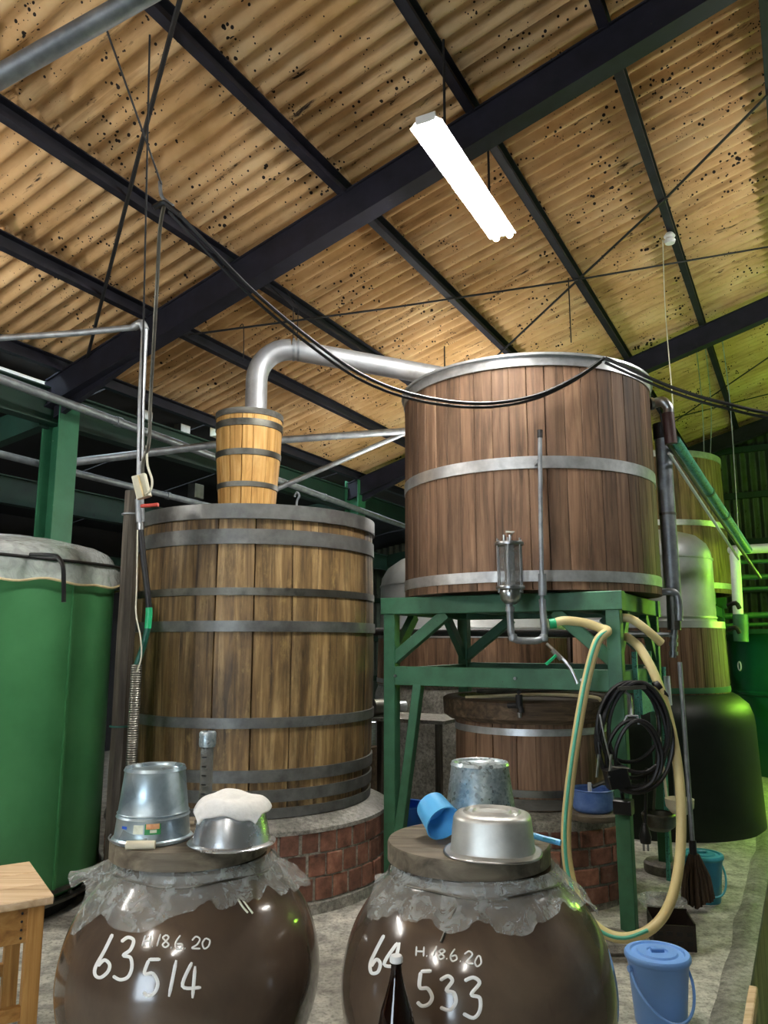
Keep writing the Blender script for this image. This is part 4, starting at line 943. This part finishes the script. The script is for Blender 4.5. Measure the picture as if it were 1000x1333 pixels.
# ================================================================== BUCKETS ON THE FLOOR
def lid_bucket(c, rb, rt, h, mb, ml, label, bail_a, bail_s=1):
    root = thing('plastic_bucket', label, 'bucket', c); c = Vector(c)
    MB().lathe([(0, .0), (rb * .96, 0), (rb, .008), (rt * .985, h * .86), (rt * 1.0, h * .87), (rt * 1.02, h), (rt * .97, h), (rb * .93, .02), (0, .02)], c, 48).build('body', mb, root)
    MB().lathe([(rt * 1.06, h - .016), (rt * 1.09, h - .01), (rt * 1.09, h + .004), (rt * 1.04, h + .012), (rt * .9, h + .014), (rt * .86, h + .006), (rt * .68, h + .008), (rt * .64, h + .016), (rt * .35, h + .018), (rt * .32, h + .012), (0, h + .012)], c, 48).build('lid', ml, root)
    MB().bar(c + Vector((-rt * .22, 0, h + .02)), c + Vector((rt * .22, 0, h + .02)), .022, .02, bev=.005).build('knob', ml, root)
    e = Vector((math.cos(bail_a), math.sin(bail_a), 0)); n = Vector((-e.y, e.x, 0)) * bail_s
    pts = [c + e * rt * 1.04 + Z * h * .83]
    for k in range(1, 10):
        a = math.pi * k / 10; pts.append(c + e * rt * 1.09 * math.cos(a) + n * (rt * 1.12) * math.sin(a) * 1.0 + Z * (h * .83 - .62 * h * math.sin(a)))
    pts.append(c - e * rt * 1.04 + Z * h * .83)
    MB().tube(pts, .0065, 8, 3).build('handle', ml, root)
    for s in (1, -1): MB().tube([c + e * rt * s + Z * h * .83, c + e * rt * 1.1 * s + Z * h * .83], .014, 8).build('lug', ml, root)
    return root
bc_ = atz(873, 1349, 0); lid_bucket((bc_.x, bc_.y + .108, 0), .106, .127, .272, M['blue'], M['blue'], 'sky blue lidded plastic bucket alone near the platform edge', D2(12), -1)
bt_ = atz(925, 1178, 0); lid_bucket((bt_.x, bt_.y + .09, 0), .10, .122, .27, M['teal'], M['teallid'], 'teal lidded plastic bucket behind the broom', D2(10), -1)
bb_ = thing('plastic_pail', 'deep blue open pail in the dark behind the stand leg', 'bucket', Vector((.17, 6.3, 0)))
q = Vector((.17, 6.3, .0)); MB().lathe([(0, .0), (.13, 0), (.165, .36), (.175, .365), (.172, .375), (.155, .37), (.122, .015), (0, .015)], q, 40).build('body', M['deepblue'], bb_)
MB().tube([q + Vector((-.17, 0, .33)), q + Vector((-.2, -.05, .25)), q + Vector((-.17, -.1, .18)), q + Vector((-.1, -.15, .2))], .008, 6, 4).build('handle', M['blackp'], bb_)
# dark dustpan crate
dc = atz(884, 1238, 0); dcz = thing('dustpan_box', 'dark brown open plastic box standing below the broom', 'box', (dc.x, dc.y, 0))
ax = Vector((.98, -.17, 0)).normalized(); ay = Vector((.17, .98, 0)).normalized(); c0 = Vector((dc.x - .0, dc.y + .1, 0)); w_, d_, h_ = .21, .2, .15
MB().box(c0 + Z * .006, (w_, d_, .012), ax).build('bottom', M['brownbox'], dcz, smooth=False)
MB().box(c0 - ay * d_ / 2 + Z * h_ * .42, (w_, .008, h_ * .84), ax).build('front', M['brownbox'], dcz, smooth=False)
MB().box(c0 + ay * d_ / 2 + Z * h_ / 2, (w_, .008, h_), ax).build('back', M['brownbox'], dcz, smooth=False)
for s in (-1, 1): MB().box(c0 + ax * s * w_ / 2 + Z * h_ * .46, (d_, .008, h_ * .92), ay).build('side', M['brownbox'], dcz, smooth=False)
for i in range(4):
    for j in range(2): MB().box(c0 - ay * (d_ / 2 + .005) + ax * (-.075 + .05 * i) + Z * (.04 + .045 * j), (.03, .004, .02), ax).build('slot', M['black'], dcz, smooth=False)
tag(MB().lathe([(0, 0), (.14, 0), (.15, .02), (.13, .05), (.05, .07), (0, .07)], atz(795, 1232, 0), 26, wob=.1).build('flat_stone', M['stone'], org=atz(795, 1232, 0)), 'flat grey stone on the floor by the hose loop', 'stone')
gq = Vector((1.66, 4.92, 0))
gb = thing('glass_bowl', 'clear plastic bowl lying on the floor behind the dustpan box', 'bowl', gq)
MB().lathe([(0, .004), (.06, .004), (.115, .055), (.145, .095), (.141, .097), (.108, .058), (.056, .01), (0, .01)], gq, 40).build('bowl', M['film'], gb)

# ================================================================== JARS
def smoothp(pts, n=6): return [(p.x, p.y) for p in catmull([Vector((a, b, 0)) for a, b in pts], n)]
JP = smoothp([(.25, 0), (.31, .05), (.385, .14), (.445, .26), (.472, .38), (.466, .49), (.432, .60), (.375, .69), (.315, .75), (.285, .78), (.28, .82)])
J1 = Vector((-.715, 3.1, 0)); J2 = Vector((.328, 2.95, 0)); S2 = 1.012
def jar_r(z, s): return rprof([(r * s, zz_ * s) for r, zz_ in JP], z)
def jarhit(x, y, c, s, off=.0015):
    r = ray(x, y); k = 1.6; stp = .01; last = k
    while k < 5:
        q = CAM + r * k
        if 0 < q.z < .8 * s and math.hypot(q.x - c.x, q.y - c.y) < jar_r(q.z, s): break
        last = k; k += stp
    for _ in range(18):
        m_ = (last + k) / 2; q = CAM + r * m_
        if math.hypot(q.x - c.x, q.y - c.y) < jar_r(q.z, s): k = m_
        else: last = m_
    q = CAM + r * k; n = Vector((q.x - c.x, q.y - c.y, 0)).normalized(); return q + (n * .95 + Z * .2) * off
def stroke(mb, pts, w, c, s):
    p = catmull([Vector((a, b, 0)) for a, b in pts], 6) if len(pts) > 2 else [Vector((*pts[0], 0)).lerp(Vector((*pts[1], 0)), k / 6) for k in range(7)]
    vs = []; n = len(p)
    for i in range(n):
        d = (p[min(i + 1, n - 1)] - p[max(i - 1, 0)]).normalized(); e = Vector((-d.y, d.x, 0)) * w / 2 * (1.0 if 0 < i < n - 1 else .55)
        pp = p[i]
        vs += [jarhit(pp.x - e.x, pp.y - e.y, c, s, .001), jarhit(pp.x, pp.y, c, s, .003), jarhit(pp.x + e.x, pp.y + e.y, c, s, .001)]
    fs = []
    for i in range(n - 1): b = 3 * i; fs += [(b, b + 1, b + 4, b + 3), (b + 1, b + 2, b + 5, b + 4)]
    mb.add(vs, fs)
def jar(c, s, mat, label, texts, ox, oy, sc):
    root = thing('ceramic_jar', label, 'jar', c)
    MB().lathe([(0, 0)] + [(r * s, z * s) for r, z in JP] + [(.255 * s, .82 * s), (.255 * s, .7 * s)], c, 96).build('body', mat, root)
    for name, w, strokes in texts:
        mb = MB()
        for st_ in strokes: stroke(mb, [(ox + a / sc, oy + b / sc) for a, b in st_], w, c, s)
        mb.build(name, M['white_paint'], root)
    return root
def dot(x, y): return [(x - 2, y), (x + 2, y + 1)]
T1 = [('painted_number', 4.6, [[(197, 105), (165, 170), (132, 230), (130, 262), (150, 272), (178, 250), (185, 222), (165, 205), (140, 228)],
       [(230, 135), (255, 118), (277, 130), (265, 165), (238, 187), (265, 196), (270, 235), (255, 270), (225, 280), (198, 266)]]),
      ('painted_number', 4.6, [[(335, 205), (318, 256), (350, 256), (369, 290), (360, 325), (335, 343), (314, 328)], [(333, 203), (380, 202)], [(440, 205), (412, 345)], [(500, 213), (464, 305), (535, 310)], [(512, 228), (502, 351)]]),
      ('painted_date', 2.3, [[(322, 110), (309, 152)], [(344, 110), (336, 151)], [(314, 132), (340, 130)], dot(348, 151), [(380, 105), (366, 152)],
       [(402, 108), (389, 119), (400, 132), (411, 146), (398, 156), (388, 146), (402, 131), (411, 118), (402, 108)], dot(420, 157), [(456, 110), (438, 138), (440, 160), (458, 160), (462, 144), (442, 143)], dot(473, 160),
       [(500, 130), (515, 115), (530, 125), (520, 145), (500, 159), (532, 161)], [(552, 121), (540, 140), (547, 161), (563, 152), (568, 130), (552, 121)]])]
T2 = [('painted_number', 4.6, [[(168, 186), (137, 245), (118, 290), (122, 323), (145, 320), (154, 290), (140, 275), (121, 300)], [(217, 213), (168, 292), (228, 298)], [(224, 213), (190, 357)]]),
      ('painted_number', 5.0, [[(300, 320), (296, 375), (325, 380), (341, 410), (330, 435), (305, 443), (287, 428)], [(300, 318), (340, 316)], [(370, 350), (398, 335), (414, 352), (393, 386), (420, 396), (426, 430), (405, 458), (370, 448)],
       [(458, 352), (490, 340), (512, 360), (483, 401), (513, 414), (513, 460), (490, 486), (453, 470)]]),
      ('painted_date', 2.3, [[(285, 227), (283, 262)], [(312, 228), (310, 264)], [(284, 245), (311, 246)], dot(322, 262), [(358, 225), (345, 263)],
       [(378, 237), (366, 246), (376, 255), (385, 266), (372, 274), (364, 264), (377, 254), (387, 245), (378, 237)], dot(394, 272), [(424, 236), (408, 262), (414, 281), (430, 274), (426, 260), (411, 264)], dot(443, 281),
       [(458, 256), (474, 245), (486, 258), (464, 286), (490, 290)], [(507, 261), (496, 284), (504, 300), (518, 288), (515, 266), (507, 261)]])]
jar(J1, 1.0, M['jar1'], 'plain brown glazed ceramic jar beneath the towel covered basin, painted 63 and 514', T1, 80, 1180, 2.941)
jar(J2, S2, M['jar2'], 'streaked brown glazed ceramic jar beneath the aluminium dishpan, painted 64 and 533', T2, 440, 1150, 2.778)

def wrap(c, s, label, seed, tips):
    root = thing('plastic_wrap', label, 'plastic sheet', c + Z * .8 * s); NA = 220; vs = []; fs = []; RW = 12
    for i in range(NA):
        a = 2 * math.pi * i / NA; ca, sa_ = math.cos(a), math.sin(a)
        big = noise.noise(Vector((ca * 1.6 + seed, sa_ * 1.6, 0))); fine = noise.noise(Vector((ca * 7 + seed, sa_ * 7, 3)))
        ext = .085 + .035 * big + .02 * noise.noise(Vector((ca * 3.5 + seed, sa_ * 3.5, 3)))
        lift = .0
        for ta, tw, te, tl in tips:
            d = abs((a - ta + math.pi) % (2 * math.pi) - math.pi); g = math.exp(-(d / tw) ** 2); ext += te * g; lift += tl * g
        for j in range(RW):
            k = j / (RW - 1); r = .288 * s + ext * k * .92
            base = .812 * s if k < .08 else max(.0, .80 * s - (ext * k) * .35)
            # stay above the jar surface
            zj = None; lo, hi = .0, .82 * s
            for _ in range(14):
                m_ = (lo + hi) / 2
                if jar_r(m_, s) > r: lo = m_
                else: hi = m_
            zj = lo if r < .472 * s else .3
            wv = .045 * k * noise.noise(Vector((ca * 5.5 + seed, sa_ * 5.5, k * .9))) + .022 * k * noise.noise(Vector((ca * 13 + seed, sa_ * 13, k * 2.0)))
            z = max(zj + .010 + .012 * k, base - .13 * k * k * 1.2) + max(-.004, wv) + lift * k * k
            vs.append(c + Vector((r * ca, r * sa_, z)))
    for i in range(NA):
        j = (i + 1) % NA
        for k in range(RW - 1): fs.append((i * RW + k, j * RW + k, j * RW + k + 1, i * RW + k + 1))
    MB().add(vs, fs).build('sheet', M['film'], root)
    # gathered neck under the lid
    MB().lathe([(.286 * s, .775 * s), (.302 * s, .79 * s), (.296 * s, .81 * s), (.288 * s, .828 * s)], c, 120, wob=.05).build('neck', M['film'], root)
    MB().tube([c + Vector((.306 * s * math.cos(a), .306 * s * math.sin(a), .785 * s + .006 * math.sin(5 * a))) for a in [2 * math.pi * i / 60 for i in range(60)]], .004, 5, 0, True).build('tie_string', M['dullband'], root)
    return root
w1 = wrap(J1, 1.0, 'ruffled clear plastic sheet below the lid carrying the towel covered basin', 1.7, [(D2(172), .24, .15, .17), (D2(-150), .25, .07, -.02), (D2(-100), .5, .03, 0), (D2(4), .2, .06, .09)])
w2 = wrap(J2, S2, 'ruffled clear plastic sheet below the lid carrying the aluminium dishpan', 6.3, [(D2(200), .3, .05, .0), (D2(-75), .4, .03, 0), (D2(-15), .3, .07, .02)])
MB().tube([jarhit(596, 1180, J2, S2, .012), jarhit(586, 1198, J2, S2, .006), jarhit(575, 1226, J2, S2, .006)], .0045, 6, 4).build('string_end', M['dullband'], w2)
for p_ in (((312, 1168), (322, 1182), (327, 1189)), ((308, 1170), (314, 1180), (321, 1188))): MB().tube([jarhit(x, y, J1, 1.0, .01) for x, y in p_], .0035, 5, 3).build('string_end', M['stickw'], w1)

def plank_lid(c, r, z0, th, label, rz):
    root = thing('wooden_disc', label, 'lid', (c.x, c.y, z0)); n = 4
    for i in range(n):   # boards of the lid
        x0 = -r + 2 * r * i / n + .001; x1 = -r + 2 * r * (i + 1) / n - .001; pts = []
        K = 9
        for k in range(K + 1): x = x0 + (x1 - x0) * k / K; pts.append((x, math.sqrt(max(1e-4, r * r - x * x))))
        ring = [(x, -y) for x, y in pts] + [(x, y) for x, y in pts[::-1]]
        m = MB(); N = len(ring); ca, sa_ = math.cos(rz), math.sin(rz)
        rot = lambda x, y, z, f=1: Vector((c.x + (x * ca - y * sa_) * f, c.y + (x * sa_ + y * ca) * f, z))
        # grain runs along the board
        m.add([rot(x, y, z0) for x, y in ring] + [rot(x, y, z0 + th - .008) for x, y in ring] + [rot(x, y, z0 + th, .985) for x, y in ring],
              [tuple(range(N))[::-1], tuple(range(2 * N, 3 * N))] + [(a_ * N + k, a_ * N + (k + 1) % N, (a_ + 1) * N + (k + 1) % N, (a_ + 1) * N + k) for a_ in (0, 1) for k in range(N)])
        m.build('board', M['lidwood'], root, smooth=True, angle=30)
    return root
LZ1 = .83; LZ2 = .838; LT_ = .062
L1 = Vector((-.735, 3.08, 0)); L2 = Vector((.305, 2.95, 0))
plank_lid(L1, .29, LZ1, LT_, 'thick round grey wooden lid on jar 63 under the zinc bucket', D2(100))
plank_lid(L2, .292, LZ2, LT_, 'thick round grey wooden lid on jar 64 under the dishpan', D2(80))
T1z = LZ1 + LT_; T2z = LZ2 + LT_

# zinc buckets, upside down
def zinc(c, z, rb, rt, h, mat, label, grip_a=None, sticker=False, bead=True, tilt=0.0):
    """rb = radius at the open rim (down), rt = radius of the closed end (up)"""
    root = thing('zinc_bucket', label, 'bucket', (c.x, c.y, z)); b = Vector((c.x, c.y, z))
    rp = lambda t: rb + (rt - rb) * t
    pr = [(rp(0) - .004, .004), (rp(0) + .006, .0), (rp(0) + .008, .006), (rp(0) + .002, .012), (rp(.06), .06 * h)]
    if bead: pr += [(rp(.3), .3 * h), (rp(.33) + .005, .33 * h), (rp(.36), .36 * h), (rp(.38) + .004, .38 * h), (rp(.4), .4 * h)]
    pr += [(rp(.93), .93 * h), (rp(.95) + .004, .955 * h), (rp(1), h), (rp(1) - .008, h - .003), (rp(1) - .012, h - .012)]
    for k in ((.7, .5, .3) if not bead else ()): pr += [(rt * (k + .1), h - .012), (rt * (k + .06), h - .008), (rt * k, h - .012)]
    pr += [(0, h - .012)]
    MB().lathe(pr, b, 56).build('body', mat, root)
    if grip_a is not None:
        d = Vector((math.cos(grip_a), math.sin(grip_a), 0)); e = Vector((-d.y, d.x, 0)); pts = []
        for k in range(13):
            a = math.pi * k / 12; pts.append(b + e * (rb + .014) * math.cos(a) + d * (rb + .02) * math.sin(a) + Z * (.012))
        MB().tube(pts, .003, 6, 2).build('bail', M['pipe'], root)
        g = b + d * (rb + .02) + Z * .013; mm = MB()
        gp = []
        for k in range(9): gp.append(g + e * (-.05 + .0125 * k))
        gm = mm.tube(gp, lambda t: .0125 + .002 * math.cos(t * 8 * 2 * math.pi), 10).build('grip', M['ivory'], root)
    if sticker:
        def patch(a0, a1, z0, z1, mat, name, par=None, off=.0015):
            vs = []; fs = []
            for i in range(7):
                a = a0 + (a1 - a0) * i / 6
                for zz_ in (z0, z1): r = rp(zz_ / h) + off; vs.append(b + Vector((r * math.cos(a), r * math.sin(a), zz_)))
                if i: k = 2 * i; fs.append((k - 2, k, k + 1, k - 1))
            return MB().add(vs, fs).build(name, mat, par or root)
        s1 = patch(D2(-86), D2(-62), .04, .075, M['stickg'], 'sticker'); patch(D2(-84), D2(-64), .058, .076, M['sticko'], 'print', s1, .0025); patch(D2(-78), D2(-68), .046, .056, M['stickw'], 'print', s1, .0025)
        patch(D2(-104), D2(-88), .042, .072, M['stickw'], 'sticker'); patch(D2(-127), D2(-116), .055, .064, M['stickb'], 'sticker')
    return root
zb = at(201, 1086, 2.93); Z1 = Vector((at(201, 1075, 3.02).x, 3.0, 0))
zinc(Z1, T1z + .002, .138, .108, .255, M['galvs'], 'smooth zinc bucket upside down on jar 63 with stickers', D2(-88), True)
Z2 = Vector((at(626, 1075, 3.11).x, 3.105, 0))
zinc(Z2, T2z, .143, .108, .25, M['galv'], 'spangled zinc bucket upside down on jar 64 behind the dishpan', None, False, False)
# steel basin upside down with towel
bs = Vector((at(302, 1085, 2.93).x, 2.93, T1z))
BS = thing('steel_basin', 'shiny steel basin upside down on the lid of jar 63', 'basin', bs)
MB().lathe([(.150, .006), (.156, .003), (.158, .008), (.152, .012), (.140, .014), (.138, .02), (.116, .118), (.108, .131), (.09, .137), (0, .137)], bs, 56).build('body', M['polish'], BS)
def towel():
    vs = []; fs = []; nx, ny = 44, 34
    for i in range(nx + 1):
        for j in range(ny + 1):
            x = -.15 + .30 * i / nx; y = -.158 + .285 * j / ny + .005 * math.sin(i * .35)
            hy = math.hypot(x, y); ux, uy = (x / hy, y / hy) if hy > 1e-6 else (1, 0); sl = (x ** 4 + y ** 4) ** .25
            wv = noise.noise(Vector((x * 16, y * 16, 2)))
            if sl < .108: r = sl; z = .155 + .010 * math.cos(sl / .108 * 1.57) + .014 * math.exp(-((x + .04) / .06) ** 2) + .006 * wv
            else:
                d = sl - .108; r = .108 + .03 * (1 - math.exp(-d / .02)) + d * .16 + .006 * wv * min(1, d / .03); z = .155 + .014 * math.exp(-((x + .04) / .06) ** 2) + .006 * wv - d * .92
            vs.append(bs + Vector((r * ux, r * uy, z)))
            if i and j: b = i * (ny + 1) + j; fs.append((b - ny - 2, b - 1, b, b - ny - 1))
    o = MB().add(vs, fs).build('towel', M['cloth'], org=bs + Z * .124)
    md = o.modifiers.new('thick', 'SOLIDIFY'); md.thickness = .012; md.offset = -1
    md2 = o.modifiers.new('sub', 'SUBSURF'); md2.levels = 1; md2.render_levels = 1
    return tag(o, 'folded white towel draped over the upturned steel basin', 'towel')
towel()
# measuring cylinder behind
mc = Vector((at(267, 1060, 3.24).x, 3.235, T1z)); mtop = at(269, 952, 3.235).z - T1z
MC = thing('measuring_cylinder', 'clear measuring cylinder with steel cap standing behind the steel basin', 'cylinder', mc)
MB().lathe([(0, 0), (.026, 0), (.026, mtop - .05), (.024, mtop - .05), (.024, .006), (0, .006)], mc, 24).build('tube', M['acrylic'], MC)
MB().lathe([(.0, mtop - .06), (.031, mtop - .06), (.034, mtop - .05), (.034, mtop - .006), (.03, mtop), (.022, mtop), (.022, mtop - .03), (0, mtop - .03)], mc, 24).build('cap', M['galv'], MC)
MB().lathe([(0, 0), (.04, 0), (.04, .012), (.027, .018)], mc, 24).build('foot', M['acrylic'], MC)
for k in range(7): 
    z = .08 + .035 * k; MB().lathe([(.0268, z), (.0268, z + .005)], mc, 6, D2(-120), D2(-80)).build('mark', M['black'], MC)
# octagonal dishpan upside down
dpn = Vector((at(642, 1110, 2.77).x, 2.775, T2z)); DP = thing('dishpan', 'dull aluminium oval dishpan upside down on the lid of jar 64', 'pan', dpn)
def oval(rx_, ry_, z, n=64, e=3.2, rot=D2(-14)):
    o = []
    for i in range(n):
        a = 2 * math.pi * i / n; ca, sa_ = math.cos(a), math.sin(a)
        r = (abs(ca) ** e + abs(sa_) ** e) ** (-1 / e)
        x, y = rx_ * r * ca, ry_ * r * sa_
        # cut the corners -> octagon-like
        o.append(dpn + Vector((x * math.cos(rot) - y * math.sin(rot), x * math.sin(rot) + y * math.cos(rot), z)))
    return o
prf = [(a_ * .9, b_ * .92, z_) for a_, b_, z_ in ((.168, .148, .004), (.178, .158, .0), (.181, .161, .006), (.174, .154, .010), (.160, .140, .014), (.157, .137, .022), (.147, .127, .112), (.143, .123, .121), (.135, .115, .128), (.122, .102, .132))]
vs = []; fs = []; n = 64
for a, b, z in prf: vs += oval(a, b, z, n, 2.5)
for k in (.8, .74, .68, .55, .5, .45, .25): vs += oval(.124 * k, .109 * k, .132 + (.007 if k in (.74, .5) else 0), n, 2.2)
rowsn = len(vs) // n
for i in range(rowsn - 1):
    for j in range(n): fs.append((i * n + j, i * n + (j + 1) % n, (i + 1) * n + (j + 1) % n, (i + 1) * n + j))
fs.append(tuple((rowsn - 1) * n + j for j in range(n)))
MB().add(vs, fs).build('body', M['alum'], DP)
MB().tube(oval(.163, .148, .004, 64, 2.5), .004, 6, 0, True).build('rolled_rim', M['steel'], DP)
# ladle: cup left of the pan, handle out at the right
ld = thing('plastic_ladle', 'light blue plastic ladle lying behind the upturned dishpan', 'ladle', at(590, 1092, 2.86))
lc = Vector((.195, 2.965, T2z + .083)); ax_ = Vector((-.25, .55, .55)).normalized()
def lathe_ax(prof, c, ax, seg=32):
    s = ax.cross(Vector((1, 0, .2))).normalized(); t = ax.cross(s); m = MB(); vs = []; fs = []; k = len(prof)
    for i in range(seg):
        a = 2 * math.pi * i / seg; d = s * math.cos(a) + t * math.sin(a)
        for r, z in prof: vs.append(c + d * r + ax * z)
    for i in range(seg):
        j = (i + 1) % seg
        for q in range(k - 1): fs.append((i * k + q, j * k + q, j * k + q + 1, i * k + q + 1))
    return m.add(vs, fs)
ax_ = Vector((-.38, .80, .42)).normalized()
lathe_ax([(0, .055), (.05, .055), (.058, .05), (.066, -.045), (.069, -.052), (.064, -.052), (.055, .04), (0, .046)], lc, ax_).build('cup', M['ladle'], ld)
MB().tube([lc + Vector((.05, -.03, -.035)), Vector((.31, 2.938, T2z + .038)), Vector((.40, 2.937, T2z + .032)), Vector((.50, 2.905, T2z + .03)), Vector((.565, 2.868, T2z + .022)), Vector((.617, 2.838, T2z + .015))], .0105, 10, 4).build('handle', M['ladle'], ld)
MB().bar(Vector((.56, 2.861, T2z + .025)), Vector((.60, 2.838, T2z + .021)), .004, .008).build('groove', M['teal'], ld)

# bottle on a crate in front of jar 64
BY = 2.33; bt = at(516, 1244, BY); bz = bt.z - .395
bo = thing('sake_bottle', 'tall dark brown glass bottle with white cap before jar 64', 'bottle', (bt.x, BY, bz))
c_ = Vector((bt.x, BY, bz)); MB().lathe([(0, 0), (.048, 0), (.052, .006), (.052, .20), (.050, .225), (.042, .26), (.030, .295), (.020, .33), (.0155, .355), (.0145, .372), (.017, .374), (.017, .380), (0, .380)], c_, 40).build('body', M['bottle'], bo)
MB().lathe([(.0165, .378), (.0185, .380), (.0185, .390), (.015, .396), (0, .397)], c_, 24).build('cap', M['lampbody'], bo)
cr = thing('bottle_crate', 'dark plastic crate under the brown bottle', 'crate', (bt.x, BY - .1, AISLE if False else 0))
hh = bz
for s in (-1, 1):
    for z in (.03, hh / 2, hh - .03):
        MB().box((bt.x, BY - .08 + s * .13, z), (.36, .014, .05)).build('slat', M['brownbox'], cr, smooth=False); MB().box((bt.x + s * .18, BY - .08, z), (.014, .274, .05)).build('slat', M['brownbox'], cr, smooth=False)
    for t_ in (-1, 1): MB().bar((bt.x + s * .173, BY - .08 + t_ * .123, 0), (bt.x + s * .173, BY - .08 + t_ * .123, hh), .02, .02).build('corner_post', M['brownbox'], cr, smooth=False)
MB().box((bt.x, BY - .08, hh - .008), (.37, .28, .016)).build('top', M['brownbox'], cr, smooth=False)

# ================================================================== BENCH
bz_ = .62
k1, k2 = atz(70, 1166, bz_), atz(38, 1121, bz_)
e1 = (k2 - k1); Ld = e1.length; e1.normalize(); e2 = Vector((-e1.y, e1.x, 0))
if e2.x > 0: e2 = -e2
BN = thing('work_bench', 'plain wooden bench with pale top beside jar 63', 'bench', Vector((k1.x, k1.y, 0)) + e1 * Ld / 2 + e2 * .5)
bw = Ld / 3
for i in range(3):
    c = k1 + e1 * (bw * (i + .5)) + e2 * .5 - Z * .016
    MB().box(c, (1.0, bw - .003, .032), e2, .004).build('top_board', M['benchtop'], BN, smooth=False)
for s, mt in ((.045, 'bench'), (Ld - .045, 'bench')): MB().box(k1 + e1 * s + e2 * .5 - Z * .10, (.94, .022, .13), e2, .002).build('apron', M[mt], BN, smooth=False)
for t_ in (.045, .955): MB().box(k1 + e1 * Ld / 2 + e2 * t_ - Z * .10, (Ld - .08, .022, .13), e1, .002).build('apron', M['bench'], BN, smooth=False)
for s in (.055, Ld - .055):
    for t_ in (.055, .945):
        p = k1 + e1 * s + e2 * t_; MB().bar(Vector((p.x, p.y, 0)), Vector((p.x, p.y, bz_ - .032)), .06, .06, e1, .003).build('leg', M['benchleg'], BN, smooth=False)
    MB().box(k1 + e1 * s + e2 * .5 - Z * .42, (.85, .03, .05), e2, .002).build('stretcher', M['bench'], BN, smooth=False)
for i in range(4):
    for t_ in (.055,):
        p = k1 + e1 * .032 + e2 * (t_ + .05) - Z * (.055 + .03 * i); MB().tube([p, p - e1 * .004], .005, 6).build('nail', M['rod'], BN)
